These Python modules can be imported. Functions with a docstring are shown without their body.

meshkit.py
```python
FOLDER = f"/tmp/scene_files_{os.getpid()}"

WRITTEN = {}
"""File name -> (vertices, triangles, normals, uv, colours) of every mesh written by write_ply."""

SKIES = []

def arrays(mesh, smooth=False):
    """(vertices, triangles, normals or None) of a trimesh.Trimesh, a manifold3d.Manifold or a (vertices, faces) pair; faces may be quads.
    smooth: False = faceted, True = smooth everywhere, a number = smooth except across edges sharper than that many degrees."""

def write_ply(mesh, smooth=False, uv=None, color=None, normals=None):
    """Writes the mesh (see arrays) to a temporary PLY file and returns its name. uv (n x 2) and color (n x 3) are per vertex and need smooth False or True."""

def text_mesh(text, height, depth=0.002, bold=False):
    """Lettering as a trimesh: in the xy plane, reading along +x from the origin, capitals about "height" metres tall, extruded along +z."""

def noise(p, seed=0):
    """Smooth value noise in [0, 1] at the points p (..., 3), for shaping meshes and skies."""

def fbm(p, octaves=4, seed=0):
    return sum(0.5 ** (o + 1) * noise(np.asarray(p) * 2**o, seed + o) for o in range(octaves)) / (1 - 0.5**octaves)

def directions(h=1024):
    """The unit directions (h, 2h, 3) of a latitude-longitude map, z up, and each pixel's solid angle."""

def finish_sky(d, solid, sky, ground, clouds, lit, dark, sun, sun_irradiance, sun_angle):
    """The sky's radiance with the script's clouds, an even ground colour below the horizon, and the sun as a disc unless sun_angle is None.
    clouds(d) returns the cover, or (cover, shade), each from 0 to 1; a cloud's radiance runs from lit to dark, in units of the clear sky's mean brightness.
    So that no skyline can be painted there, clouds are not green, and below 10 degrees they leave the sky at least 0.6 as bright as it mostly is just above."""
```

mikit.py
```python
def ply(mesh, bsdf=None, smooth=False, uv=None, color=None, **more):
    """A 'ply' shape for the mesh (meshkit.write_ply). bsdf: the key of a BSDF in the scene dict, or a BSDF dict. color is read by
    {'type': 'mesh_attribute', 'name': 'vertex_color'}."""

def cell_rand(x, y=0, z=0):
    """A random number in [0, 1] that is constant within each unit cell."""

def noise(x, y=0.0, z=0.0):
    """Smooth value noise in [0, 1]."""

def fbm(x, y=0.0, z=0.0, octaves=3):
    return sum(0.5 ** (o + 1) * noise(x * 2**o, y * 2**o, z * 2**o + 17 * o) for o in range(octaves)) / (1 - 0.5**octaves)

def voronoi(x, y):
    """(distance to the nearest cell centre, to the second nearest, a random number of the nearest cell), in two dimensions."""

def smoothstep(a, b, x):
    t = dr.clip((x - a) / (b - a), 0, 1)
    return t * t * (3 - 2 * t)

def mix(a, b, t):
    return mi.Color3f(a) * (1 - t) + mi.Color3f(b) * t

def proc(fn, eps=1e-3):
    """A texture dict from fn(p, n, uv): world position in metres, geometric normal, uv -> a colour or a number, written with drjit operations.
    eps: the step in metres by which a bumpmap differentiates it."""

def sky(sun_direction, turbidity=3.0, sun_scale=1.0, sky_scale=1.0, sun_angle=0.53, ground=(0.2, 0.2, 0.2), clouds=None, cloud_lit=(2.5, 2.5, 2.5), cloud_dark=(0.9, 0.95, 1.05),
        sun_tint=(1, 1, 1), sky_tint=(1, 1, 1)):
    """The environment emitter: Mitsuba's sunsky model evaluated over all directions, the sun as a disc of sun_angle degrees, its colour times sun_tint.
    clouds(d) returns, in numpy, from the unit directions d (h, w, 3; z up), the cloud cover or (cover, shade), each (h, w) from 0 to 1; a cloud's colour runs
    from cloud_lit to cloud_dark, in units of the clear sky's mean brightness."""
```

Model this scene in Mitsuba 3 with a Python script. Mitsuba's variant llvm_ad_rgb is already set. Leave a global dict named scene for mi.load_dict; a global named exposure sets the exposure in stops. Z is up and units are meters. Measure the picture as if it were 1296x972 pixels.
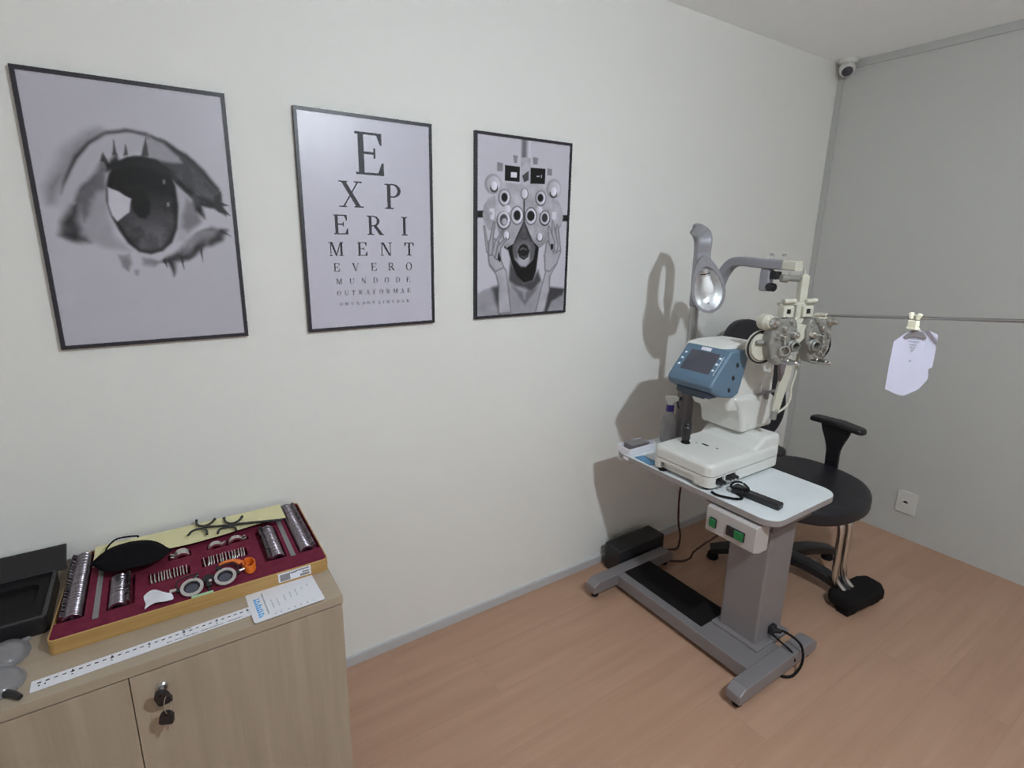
import math, numpy as np, trimesh, manifold3d, mitsuba as mi, drjit as dr, mikit, meshkit
from shapely.geometry import Polygon, box as sbox, Point
from shapely.ops import unary_union
from shapely import affinity

scene, labels = {}, {}
V = np.array

# ---------------------------------------------------------------- camera, light, exposure
EYE_POS = V([0.0, -1.5888, 1.4516])
_yaw, _pitch, _roll, _f = 0.995, -0.2408, -0.0144, 673.34          # focal length in pixels of the 1296 wide frame
_fw = V([math.cos(_pitch) * math.cos(_yaw), math.cos(_pitch) * math.sin(_yaw), math.sin(_pitch)])
_rt = np.cross(_fw, [0, 0, 1]); _rt /= np.linalg.norm(_rt)
_dn = -np.cross(_rt, _fw)
_up = -(-math.sin(_roll) * _rt + math.cos(_roll) * _dn)
scene['camera'] = {'type': 'perspective', 'fov': math.degrees(2 * math.atan(648 / _f)), 'fov_axis': 'x',
                   'principal_point_offset_x': 12.83 / 1296, 'principal_point_offset_y': 18.11 / 972,
                   'near_clip': 0.05, 'far_clip': 50.0,
                   'to_world': mi.ScalarTransform4f().look_at(origin=EYE_POS.tolist(), target=(EYE_POS + _fw).tolist(), up=_up.tolist())}
LAMP = V([0.88, -1.90, 2.20])       # the ceiling bulb, behind the camera's right shoulder
LAMP_POWER = (17.0, 18.95, 20.4)
exposure = -0.03

# ---------------------------------------------------------------- helpers
def lin(r, g, b):
    return [((v / 255 + 0.055) / 1.055) ** 2.4 if v > 10 else v / 255 / 12.92 for v in (r, g, b)]

def mat(name, color, rough=0.5, metallic=0.0, spec=0.5, clearcoat=0.0, bump=None, **more):
    tex = color if isinstance(color, dict) else {'type': 'rgb', 'value': list(map(float, color))}
    d = {'type': 'principled', 'base_color': tex, 'roughness': rough, 'metallic': metallic, 'specular': spec, 'clearcoat': clearcoat, **more}
    if bump is not None:
        d = {'type': 'bumpmap', 'arbitrary': bump[0], 'scale': bump[1], 'bsdf': d}
    scene['bsdf_' + name] = {'type': 'twosided', 'bsdf': d}
    return name

def add(key, mesh, bsdf, smooth=30, **kw):
    k = key
    if k in scene:
        n = 1
        while f'{key}_{n:03d}' in scene: n += 1
        k = f'{key}_{n:03d}'
    scene[k] = mikit.ply(mesh, 'bsdf_' + bsdf, smooth=smooth, **kw)
    return k

def tag(key, label, category=None, group=None, kind=None):
    d = {'label': label} if label else {}
    if category: d['category'] = category
    if group: d['group'] = group
    if kind: d['kind'] = kind
    labels[key] = d
    return key

def cat(*ms):
    flat = []
    for m in ms: flat += m if isinstance(m, list) else [m]
    return trimesh.util.concatenate(flat)

def pos(m):
    if m.volume < 0: m.invert()
    return m

def box(x0, x1, y0, y1, z0, z1):
    m = trimesh.creation.box((abs(x1 - x0), abs(y1 - y0), abs(z1 - z0)))
    m.apply_translation(((x0 + x1) / 2, (y0 + y1) / 2, (z0 + z1) / 2))
    return m

def ccw(P):
    P = np.asarray(P, float)
    a = np.sum(P[:, 0] * np.roll(P[:, 1], -1) - np.roll(P[:, 0], -1) * P[:, 1])
    return P if a > 0 else P[::-1]

def rpoly(pts, r, q=5):
    g = Polygon(pts).buffer(-r, join_style='mitre').buffer(2 * r, quad_segs=q).buffer(-r, quad_segs=q)
    P = np.array(g.exterior.coords)[:-1]
    keep = np.linalg.norm(P - np.roll(P, 1, axis=0), axis=1) > 1e-5
    return ccw(P[keep])

def rrect(x0, x1, y0, y1, r, q=6):
    P = []
    for cx, cy, a0 in ((x1 - r, y1 - r, 0), (x0 + r, y1 - r, 90), (x0 + r, y0 + r, 180), (x1 - r, y0 + r, 270)):
        for k in range(q + 1):
            a = math.radians(a0 + 90 * k / q)
            P.append((cx + r * math.cos(a), cy + r * math.sin(a)))
    return V(P)

def ellipse(cx, cy, rx, ry, n=40):
    a = np.arange(n) * 2 * math.pi / n
    return np.stack([cx + rx * np.cos(a), cy + ry * np.sin(a)], 1)

def inset(P, d):
    e = np.roll(P, -1, axis=0) - P
    e /= np.maximum(np.linalg.norm(e, axis=1, keepdims=True), 1e-9)
    n1 = np.stack([-e[:, 1], e[:, 0]], 1)
    n0 = np.roll(n1, 1, axis=0)
    m = n0 + n1
    return P + d * m / np.maximum(1 + np.sum(n0 * n1, axis=1, keepdims=True), 0.3)

def rprism(P, h, r0=0.0, r1=0.0, n=4):
    """Prism over the polygon P from z = 0 to h with rounded bottom (r0) and top (r1) edges."""
    P = ccw(P)
    rings = []
    for k in range(n + 1 if r0 > 0 else 1):
        t = math.pi / 2 * k / n if r0 > 0 else math.pi / 2
        rings.append((r0 * (1 - math.sin(t)), r0 * (1 - math.cos(t))))
    for k in range(n + 1 if r1 > 0 else 1):
        t = math.pi / 2 * k / n if r1 > 0 else 0
        rings.append((r1 * (1 - math.cos(t)), h - r1 + r1 * math.sin(t)))
    N = len(P)
    vs = [np.c_[inset(P, d), np.full(N, z)] for d, z in rings]
    f = []
    i = np.arange(N); j = (i + 1) % N
    for k in range(len(rings) - 1):
        a, b = k * N, (k + 1) * N
        f += [np.stack([i + a, j + a, j + b], 1), np.stack([i + a, j + b, i + b], 1)]
    cap = np.asarray(manifold3d.triangulate([vs[0][:, :2]]))
    top = np.asarray(manifold3d.triangulate([vs[-1][:, :2]]))
    f += [cap[:, ::-1], top + (len(rings) - 1) * N]
    return trimesh.Trimesh(np.vstack(vs), np.vstack(f), process=False)

def up(m, z):
    m.apply_translation((0, 0, z)); return m

def plate(P, z0, z1, r0=0.0, r1=0.0):
    return up(rprism(P, z1 - z0, r0, r1), z0)

def prof_y(P, y0, y1, r=0.0):
    """P = (x, z) profile extruded from y0 to y1."""
    m = rprism(P, abs(y1 - y0), r, r)
    v = m.vertices.copy()
    m.vertices = np.stack([v[:, 0], max(y0, y1) - v[:, 2], v[:, 1]], 1)
    return m

def prof_x(P, x0, x1, r=0.0):
    """P = (y, z) profile extruded from x0 to x1."""
    m = rprism(P, abs(x1 - x0), r, r)
    v = m.vertices.copy()
    m.vertices = np.stack([min(x0, x1) + v[:, 2], v[:, 0], v[:, 1]], 1)
    return m

def rbox(x0, x1, y0, y1, z0, z1, r=0.003, rv=None):
    rv = r if rv is None else rv
    return plate(rrect(x0, x1, y0, y1, rv), z0, z1, r, r)

def lathe(prof, n=28):
    m = trimesh.creation.revolve(V(prof), sections=n)
    m.merge_vertices()
    return pos(m)

def frame_of(d, ref=(0, 0, 1)):
    d = V(d, float) / np.linalg.norm(d)
    ref = V(ref, float)
    if abs(d @ ref) > 0.99: ref = V([1.0, 0, 0]) if abs(d[0]) < 0.9 else V([0, 1.0, 0])
    x = np.cross(ref, d); x /= np.linalg.norm(x)
    return np.stack([x, np.cross(d, x), d], 1)

def place(m, p, d=(0, 0, 1), ref=(0, 0, 1)):
    M = np.eye(4); M[:3, :3] = frame_of(d, ref); M[:3, 3] = p
    m = m.copy(); m.apply_transform(M); return m

def cyl(p0, p1, r, r1=None, n=20, bev=0.0):
    p0, p1 = V(p0, float), V(p1, float)
    L = np.linalg.norm(p1 - p0); r1 = r if r1 is None else r1
    b = min(bev, 0.45 * L)
    pr = [(0, 0), (r - b, 0), (r, b), (r1, L - b), (r1 - b, L), (0, L)] if b > 0 else [(0, 0), (r, 0), (r1, L), (0, L)]
    return place(lathe(pr, n), p0, p1 - p0)

def ring(p, d, ro, ri, t, n=28):
    return place(lathe([(ri, -t / 2), (ro - t * .2, -t / 2), (ro, -t * .3), (ro, t * .3), (ro - t * .2, t / 2), (ri, t / 2), (ri, -t / 2)], n), p, d)

def ball(p, r, sub=2):
    m = trimesh.creation.icosphere(sub, r); m.apply_translation(p); return m

def spl(pts, k=6):
    P = np.asarray(pts, float); out = []
    Q = np.vstack([2 * P[0] - P[1], P, 2 * P[-1] - P[-2]])
    for i in range(1, len(Q) - 2):
        for t in np.arange(k) / k:
            a, b, c, d = Q[i - 1:i + 3]
            out.append(0.5 * ((2 * b) + (c - a) * t + (2 * a - 5 * b + 4 * c - d) * t * t + (3 * b - a - 3 * c + d) * t ** 3))
    return np.vstack(out + [P[-1]])

def sweep(path, section, upv=None):
    """section: (m, 2) polygon, or a function of i giving one; upv: a fixed reference direction or None for parallel transport."""
    P = np.asarray(path, float); n = len(P)
    t = np.gradient(P, axis=0); t /= np.linalg.norm(t, axis=1, keepdims=True)
    rings, x = [], None
    for i in range(n):
        if upv is not None:
            x = np.cross(V(upv, float), t[i])
        elif x is None:
            x = frame_of(t[0])[:, 0]
        x = x - t[i] * (x @ t[i]); x /= np.linalg.norm(x)
        y = np.cross(t[i], x)
        s = section(i / (n - 1)) if callable(section) else section
        rings.append(P[i] + s[:, :1] * x + s[:, 1:2] * y)
    N = len(rings[0]); i = np.arange(N); j = (i + 1) % N; f = []
    for k in range(n - 1):
        a, b = k * N, (k + 1) * N
        f += [np.stack([i + a, j + a, j + b], 1), np.stack([i + a, j + b, i + b], 1)]
    s0 = section(0.0) if callable(section) else section
    cap = np.asarray(manifold3d.triangulate([ccw(s0)]))
    f += [cap[:, ::-1], cap + (n - 1) * N]
    return pos(trimesh.Trimesh(np.vstack(rings), np.vstack(f), process=False))

def circ(r, n=10):
    return ellipse(0, 0, r, r, n)

def tube(path, r, n=10, upv=None):
    return sweep(path, (lambda t: circ(r(t), n)) if callable(r) else circ(r, n), upv)

def mf(m):
    return manifold3d.Manifold(manifold3d.Mesh(np.asarray(m.vertices, np.float32), np.asarray(m.faces, np.uint32)))

def weld(m):
    m = trimesh.Trimesh(m.vertices, m.faces, process=True); m.merge_vertices(); return m

def cut(a, *bs):
    A = mf(weld(a))
    for b in bs: A = A - mf(weld(b))
    q = A.to_mesh()
    return trimesh.Trimesh(q.vert_properties[:, :3], q.tri_verts, process=False)

def extrude(geom, h):
    gs = getattr(geom, 'geoms', [geom])
    return cat([trimesh.creation.extrude_polygon(g, h, engine='earcut') for g in gs if g.area > 1e-9])

def xf(m, R=None, t=(0, 0, 0)):
    m = m.copy(); M = np.eye(4)
    if R is not None: M[:3, :3] = R
    M[:3, 3] = t; m.apply_transform(M); return m

def grid(fn, nu, nv, uv=False):
    u, v = np.meshgrid(np.linspace(0, 1, nu), np.linspace(0, 1, nv), indexing='ij')
    P = fn(u.ravel(), v.ravel())
    i, j = np.meshgrid(np.arange(nu - 1), np.arange(nv - 1), indexing='ij')
    a = (i * nv + j).ravel()
    f = np.vstack([np.stack([a, a + nv, a + nv + 1], 1), np.stack([a, a + nv + 1, a + 1], 1)])
    return trimesh.Trimesh(P, f, process=False)

def sheet(fn, nu, nv, t):
    """A thin solid sheet: the grid of fn and its copy t lower, joined along the rim."""
    g = grid(fn, nu, nv); n = len(g.vertices)
    lo = g.vertices - V([0, 0, t])
    idx = np.arange(n).reshape(nu, nv)
    rim = np.concatenate([idx[:, 0], idx[-1, 1:], idx[-2::-1, -1], idx[0, -2:0:-1]])
    a, b = rim, np.roll(rim, -1)
    f = np.vstack([g.faces, g.faces[:, ::-1] + n, np.stack([a, a + n, b + n], 1), np.stack([a, b + n, b], 1)])
    return pos(trimesh.Trimesh(np.vstack([g.vertices, lo]), f, process=False))

# ---------------------------------------------------------------- materials
fbm, noise, smoothstep, mix, cell_rand = mikit.fbm, mikit.noise, mikit.smoothstep, mikit.mix, mikit.cell_rand

def floor_color(p, n, uv):
    row = dr.floor(p.y / 0.19)
    xs = p.x + cell_rand(row, 3) * 1.3
    pl = dr.floor(xs / 1.30)
    tone = cell_rand(row, pl, 7)
    g = fbm(p.x * 2.2 + tone * 31, p.y * 34 + tone * 17, 0.0, 4)
    fine = noise(p.x * 9, p.y * 240)
    c = mix((0.360, 0.207, 0.138), (0.470, 0.293, 0.206), 0.30 + 0.75 * (g - 0.25) + 0.16 * (tone - 0.5) + 0.10 * (fine - 0.5))
    seam = dr.minimum(smoothstep(0.0, 0.006, dr.abs(p.y / 0.19 - dr.round(p.y / 0.19))), smoothstep(0.0, 0.0012, dr.abs(xs / 1.3 - dr.round(xs / 1.3))))
    return c * (0.86 + 0.14 * seam)

def ash_color(scale_x, scale_z):
    def fn(p, n, uv):
        w = noise(p.x * 3, p.y * 3, p.z * 2) * 0.05
        g = fbm((p.x + w) * scale_x, p.y * 26, p.z * scale_z, 4)
        f = noise(p.x * scale_x * 7, p.y * 160, p.z * scale_z * 7)
        return mix((0.285, 0.228, 0.166), (0.43, 0.355, 0.270), 0.1 + 0.85 * g + 0.18 * (f - 0.5))
    return fn

def tray_color(p, n, uv):
    g = fbm(p.x * 5, p.y * 60, p.z * 160, 3)
    return mix((0.33, 0.19, 0.062), (0.47, 0.29, 0.108), g)

def velvet_color(p, n, uv):
    g = fbm(p.x * 70, p.y * 70, 0, 3)
    return mix((0.115, 0.012, 0.030), (0.165, 0.022, 0.048), g)

def wall_color(base):
    def fn(p, n, uv):
        g = fbm(p.x * 1.7, p.y * 1.7, p.z * 1.7, 3)
        return mi.Color3f(base) * (0.99 + 0.02 * g)
    return fn

def wall_bump(p, n, uv):
    return fbm(p.x * 90 + p.y * 90, p.z * 90, p.y * 40, 3)

mat('white_paint', mikit.proc(wall_color((0.74, 0.74, 0.715))), 0.62, spec=0.25, bump=(mikit.proc(wall_bump, 2e-3), 0.0003))
mat('ceiling_paint', mikit.proc(wall_color((0.79, 0.81, 0.815))), 0.9, spec=0.1)
mat('grey_panel', mikit.proc(wall_color((0.505, 0.508, 0.490))), 0.6, spec=0.25)
mat('grey_profile', lin(176, 177, 175), 0.5)
mat('skirting', lin(180, 181, 183), 0.5)
mat('floor_wood', mikit.proc(floor_color), 0.42, spec=0.35)
mat('ash_vertical', mikit.proc(ash_color(48, 1.6)), 0.5, spec=0.3)
mat('ash_horizontal', mikit.proc(ash_color(1.8, 48)), 0.5, spec=0.3)
mat('tray_wood', mikit.proc(tray_color), 0.45, spec=0.4)
mat('velvet', mikit.proc(velvet_color), 0.9, spec=0.1, sheen=0.4)
mat('dark_gap', lin(40, 34, 28), 0.8)
mat('poster_edge', lin(38, 36, 44), 0.4)
mat('ink', lin(30, 29, 38), 0.5)
mat('paper_white', lin(214, 214, 222), 0.6)
mat('card_paper', lin(214, 214, 220), 0.6)
mat('card_lilac', lin(190, 188, 206), 0.6)
mat('switch_panel', lin(168, 162, 160), 0.45)
mat('black_plastic', lin(28, 27, 30), 0.38)
mat('black_matte', lin(24, 22, 24), 0.75, spec=0.2)
mat('black_rubber', lin(20, 17, 18), 0.8, spec=0.2)
mat('black_vinyl', lin(32, 31, 36), 0.42, spec=0.4)
mat('black_cloth', lin(22, 21, 24), 0.95, spec=0.05)
mat('chrome', (0.66, 0.65, 0.62), 0.13, 1.0)
mat('pole_steel', (0.40, 0.39, 0.39), 0.22, 1.0)
mat('satin_steel', (0.62, 0.61, 0.60), 0.3, 1.0)
mat('lens_rim', (0.34, 0.30, 0.34), 0.22, 1.0)
mat('bright_rim', (0.78, 0.76, 0.74), 0.22, 1.0)
mat('device_white', lin(206, 206, 202), 0.38, spec=0.4)
mat('device_cream', lin(190, 188, 174), 0.35, spec=0.4)
mat('phoropter_metal', (0.25, 0.245, 0.225), 0.36, 0.25)
mat('table_white', lin(204, 209, 211), 0.28, spec=0.45)
mat('table_edge', lin(138, 132, 132), 0.5)
mat('unit_grey', lin(128, 124, 126), 0.42, 0.25)
mat('bracket_grey', lin(112, 104, 106), 0.5, 0.2)
mat('lamp_grey', lin(142, 142, 148), 0.4, 0.2)
mat('lamp_mirror', (0.84, 0.85, 0.86), 0.36, 0.8)
mat('bulb_glass', lin(236, 238, 240), 0.15, spec=0.6, clearcoat=0.8)
mat('monitor_blue', lin(88, 112, 132), 0.4, spec=0.4)
mat('monitor_dark_blue', lin(52, 66, 84), 0.5)  # darker blue than the monitor body, for the grille
mat('screen_glass', lin(70, 70, 80), 0.12, spec=0.6)
mat('button_white', lin(222, 228, 236), 0.4)
mat('green_switch', (0.010, 0.16, 0.050), 0.3, spec=0.5)
mat('yellow_paper', lin(213, 207, 164), 0.8, spec=0.15)
mat('orange_plastic', lin(214, 108, 28), 0.45)
mat('green_plastic', lin(150, 190, 150), 0.5)
mat('blue_print', lin(88, 156, 214), 0.6)
mat('blue_plastic', lin(84, 128, 164), 0.4)
mat('indigo_cap', lin(40, 26, 110), 0.4)
mat('faint_print', lin(150, 156, 164), 0.6)
mat('sticker_grey', lin(128, 126, 130), 0.6)
mat('ivory_plastic', lin(240, 238, 214), 0.4)
mat('brown_cable', lin(70, 44, 38), 0.6)
mat('brass_dull', (0.45, 0.36, 0.25), 0.35, 1.0)
scene['bsdf_clear_plastic'] = {'type': 'principled', 'base_color': {'type': 'rgb', 'value': [0.92, 0.94, 0.97]}, 'roughness': 0.12, 'spec_trans': 0.0, 'specular': 0.6}
scene['bsdf_clear_glass'] = {'type': 'thindielectric', 'int_ior': 1.5}
scene['bsdf_tinted_clear'] = {'type': 'blendbsdf', 'weight': 0.5, 'a': {'type': 'twosided', 'bsdf': {'type': 'principled', 'base_color': {'type': 'rgb', 'value': lin(150, 148, 152)}, 'roughness': 0.1, 'specular': 0.7}}, 'b': {'type': 'thindielectric', 'int_ior': 1.5}}

# ---------------------------------------------------------------- the setting
XR, YB, XL, H = 3.056, -3.80, -1.42, 2.335

def struct(key, mesh, m, smooth=False, label=None):
    k = add(key, mesh, m, smooth)
    if '__' not in k: tag(k, label, kind='structure')
    return k

struct('floor', box(XL - .1, XR + .1, YB - .1, .1, -.06, 0), 'floor_wood', label='warm brown laminate wood floor')
struct('ceiling', box(XL - .1, XR + .1, YB - .1, .1, H, H + .06), 'ceiling_paint', label='plain pale grey ceiling')
struct('wall_left', box(XL - .1, XR + .1, 0, .1, 0, H), 'white_paint', label='white painted wall with the three posters')
struct('wall_right', box(XR, XR + .1, YB - .1, .0, 0, H), 'grey_panel', label='grey partition wall with the outlet plate')
struct('wall_front', box(XL - .1, XR + .1, YB - .1, YB, 0, H), 'white_paint', label='white wall facing the posters')
struct('wall_back', box(XL - .1, XL, YB, 0, 0, H), 'white_paint', label='white wall behind the cabinet end')
struct('baseboard_left', box(.20, XR, -.011, 0, 0, .034), 'skirting', label='thin pale skirting along the white wall')
struct('trim_1', box(XR - .010, XR, -.028, -.0005, 0, H - .0005), 'grey_profile', label='grey metal profile in the wall corner')
struct('trim_2', box(XR - .012, XR, YB, -.0285, H - .034, H - .0005), 'grey_profile', label='grey metal profile under the ceiling')

# ceiling lamp (above and behind the camera)
def ceiling_lamp():
    t = 'ceiling_lamp'
    x, y, z = LAMP
    add(t + '__base', place(lathe([(0, 0), (.06, 0), (.06, .012), (.05, .02), (0, .02)], 32), (x, y, H - .020)), 'device_white')
    add(t + '__socket', cyl((x, y, z + .040), (x, y, H - .018), .02, .024), 'device_white')
    k = t + '__bulb'
    # an LED bulb: the dome below gives the light, the body above is plain plastic
    th = np.linspace(0, math.pi / 2, 12)
    dome = place(lathe([(.031 * math.sin(a), -.031 * math.cos(a)) for a in th] + [(0, .0)], 40), (x, y, z))
    scene[k] = mikit.ply(dome, 'bsdf_bulb_glass', smooth=40, emitter={'type': 'area', 'radiance': {'type': 'rgb', 'value': [float(v) * 150 for v in LAMP_POWER]}})
    add(t + '__bulb_body', place(lathe([(0, .0005), (.031, .0005), (.0305, .012), (.022, .036), (.016, .042), (0, .042)], 32), (x, y, z)), 'device_white')
    tag(t, 'bare round bulb in a white ceiling socket', 'ceiling lamp')
ceiling_lamp()

# ---------------------------------------------------------------- the three posters
PAPER = (0.52, 0.505, 0.590)
TINT = (1.0, 0.975, 1.11)
EYE = [
(0.26, 0.05, 0.5, '0.062,0.819 0.069,0.917 0.117,1.018 0.202,1.139 0.294,1.205 0.353,1.22 0.258,1.144 0.196,1.049 0.137,0.922 0.089,0.82'),
(0.06, 0.016, 0.2, '0.128,0.872 0.154,0.972 0.208,1.083 0.281,1.163 0.374,1.222 0.465,1.249 0.562,1.239 0.658,1.201 0.756,1.137 0.847,1.05 0.914,0.953 0.923,0.86 0.895,0.933 0.811,1.029 0.727,1.103 0.639,1.174 0.551,1.216 0.455,1.227 0.372,1.202 0.286,1.147 0.22,1.067 0.167,0.965'),
(0.42, 0.02, 0.3, '0.13,0.872 0.172,0.973 0.227,1.068 0.301,1.152 0.379,1.206 0.471,1.232 0.567,1.223 0.534,1.138 0.441,1.116 0.361,1.063 0.279,0.99 0.212,0.91 0.156,0.806 0.109,0.771'),
(0.12, 0.02, 0.5, '0.552,1.157 0.591,1.225 0.656,1.184 0.738,1.125 0.829,1.039 0.905,0.943 0.905,0.859 0.828,0.874 0.749,0.925 0.699,0.994 0.634,1.06 0.576,1.099'),
(0.36, 0.015, 0.4, '0.575,1.224 0.648,1.183 0.713,1.119 0.726,1.085 0.653,1.088 0.577,1.107 0.544,1.118'),
(0.36, 0.025, 0.5, '0.167,0.688 0.201,0.808 0.271,0.93 0.339,1.002 0.34,0.901 0.325,0.762 0.343,0.639 0.403,0.568 0.269,0.585 0.201,0.619'),
(0.4, 0.02, 0.4, '0.67,0.956 0.719,0.95 0.773,0.908 0.788,0.816 0.799,0.76 0.749,0.684 0.683,0.626 0.65,0.625 0.675,0.775'),
(0.26, 0.02, 0.5, '0.726,0.869 0.79,0.835 0.797,0.742 0.723,0.683 0.691,0.701'),
(0.05, 0.03, 0.5, '0.086,0.652 0.11,0.729 0.163,0.807 0.206,0.842 0.182,0.739 0.181,0.662 0.214,0.607 0.143,0.615'),
(0.14, 0.02, 0.6, '0.189,0.841 0.215,0.91 0.278,0.981 0.331,1.052 0.347,1.012 0.286,0.931 0.238,0.895 0.212,0.826'),
('iris', 0.012, 0, '0.337,0.935 0.355,0.995 0.392,1.057 0.454,1.096 0.53,1.107 0.598,1.092 0.655,1.035 0.679,0.948 0.681,0.83 0.661,0.7 0.624,0.616 0.569,0.565 0.507,0.546 0.448,0.559 0.4,0.608 0.364,0.684 0.337,0.762 0.326,0.848'),
(0.05, 0.015, 0.5, '0.335,1.086 0.363,1.055 0.399,1.112 0.414,1.079 0.486,1.113 0.546,1.108 0.621,1.085 0.679,1.032 0.736,0.96 0.797,0.9 0.881,0.876 0.923,0.916 0.915,0.869 0.942,0.784 0.876,0.829 0.816,0.836 0.817,0.761 0.779,0.806 0.76,0.87 0.701,0.94 0.643,0.999 0.554,1.045 0.462,1.046 0.384,1.014 0.346,1.003'),
(0.03, 0.012, 0, '0.446,0.854 0.466,0.891 0.499,0.906 0.527,0.885 0.539,0.841 0.529,0.787 0.504,0.756 0.473,0.758 0.449,0.793'),
(0.5, 0.008, 0.15, '0.34,0.926 0.364,0.916 0.392,0.904 0.419,0.879 0.447,0.863 0.43,0.787 0.397,0.764 0.363,0.733 0.341,0.771 0.331,0.831'),
(0.3, 0.008, 0, '0.617,0.979 0.629,0.985 0.628,0.962 0.618,0.958'),
(0.35, 0.008, 0, '0.623,0.849 0.636,0.853 0.634,0.831 0.624,0.829'),
(0.1, 0.02, 0.7, '0.554,0.503 0.625,0.55 0.734,0.627 0.847,0.714 0.944,0.707 0.9,0.629 0.798,0.58 0.705,0.512 0.636,0.503 0.618,0.417 0.593,0.49'),
(0.3, 0.02, 0.7, '0.7,0.626 0.792,0.685 0.881,0.706 0.857,0.648 0.766,0.608 0.675,0.55'),
(0.25, 0.015, 0.8, '0.346,0.54 0.385,0.55 0.403,0.504 0.377,0.458 0.353,0.477'),
(0.25, 0.015, 0.8, '0.416,0.461 0.436,0.458 0.426,0.428 0.418,0.436'),
(0.28, 0.015, 0.8, '0.452,0.522 0.554,0.503 0.517,0.466 0.459,0.491'),
(0.1, 0.008, 0.3, '0.518,1.106 0.559,1.217 0.559,1.114'),
(0.1, 0.008, 0.3, '0.383,1.098 0.4,1.183 0.404,1.105'),
(0.1, 0.008, 0.3, '0.437,1.108 0.454,1.167 0.459,1.114'),
(0.08, 0.008, 0.3, '0.883,0.905 0.925,0.935 0.907,0.878 0.957,0.846 0.916,0.844 0.964,0.785 0.9,0.811 0.878,0.848'),
(0.1, 0.006, 0.3, '0.656,0.531 0.675,0.455 0.673,0.535'),
(0.1, 0.006, 0.3, '0.563,0.513 0.581,0.46 0.582,0.522'),
(0.1, 0.006, 0.3, '0.888,0.687 0.957,0.659 0.902,0.703'),
(0.12, 0.006, 0.3, '0.764,0.589 0.775,0.496 0.783,0.601'),
(0.2, 0.02, 0.7, '0.209,0.868 0.25,0.929 0.291,0.974 0.329,0.985 0.335,0.917 0.296,0.898 0.26,0.845 0.234,0.758 0.208,0.723 0.199,0.791'),
(0.1, 0.008, 0.3, '0.324,1.06 0.341,1.106 0.356,1.051')]
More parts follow.
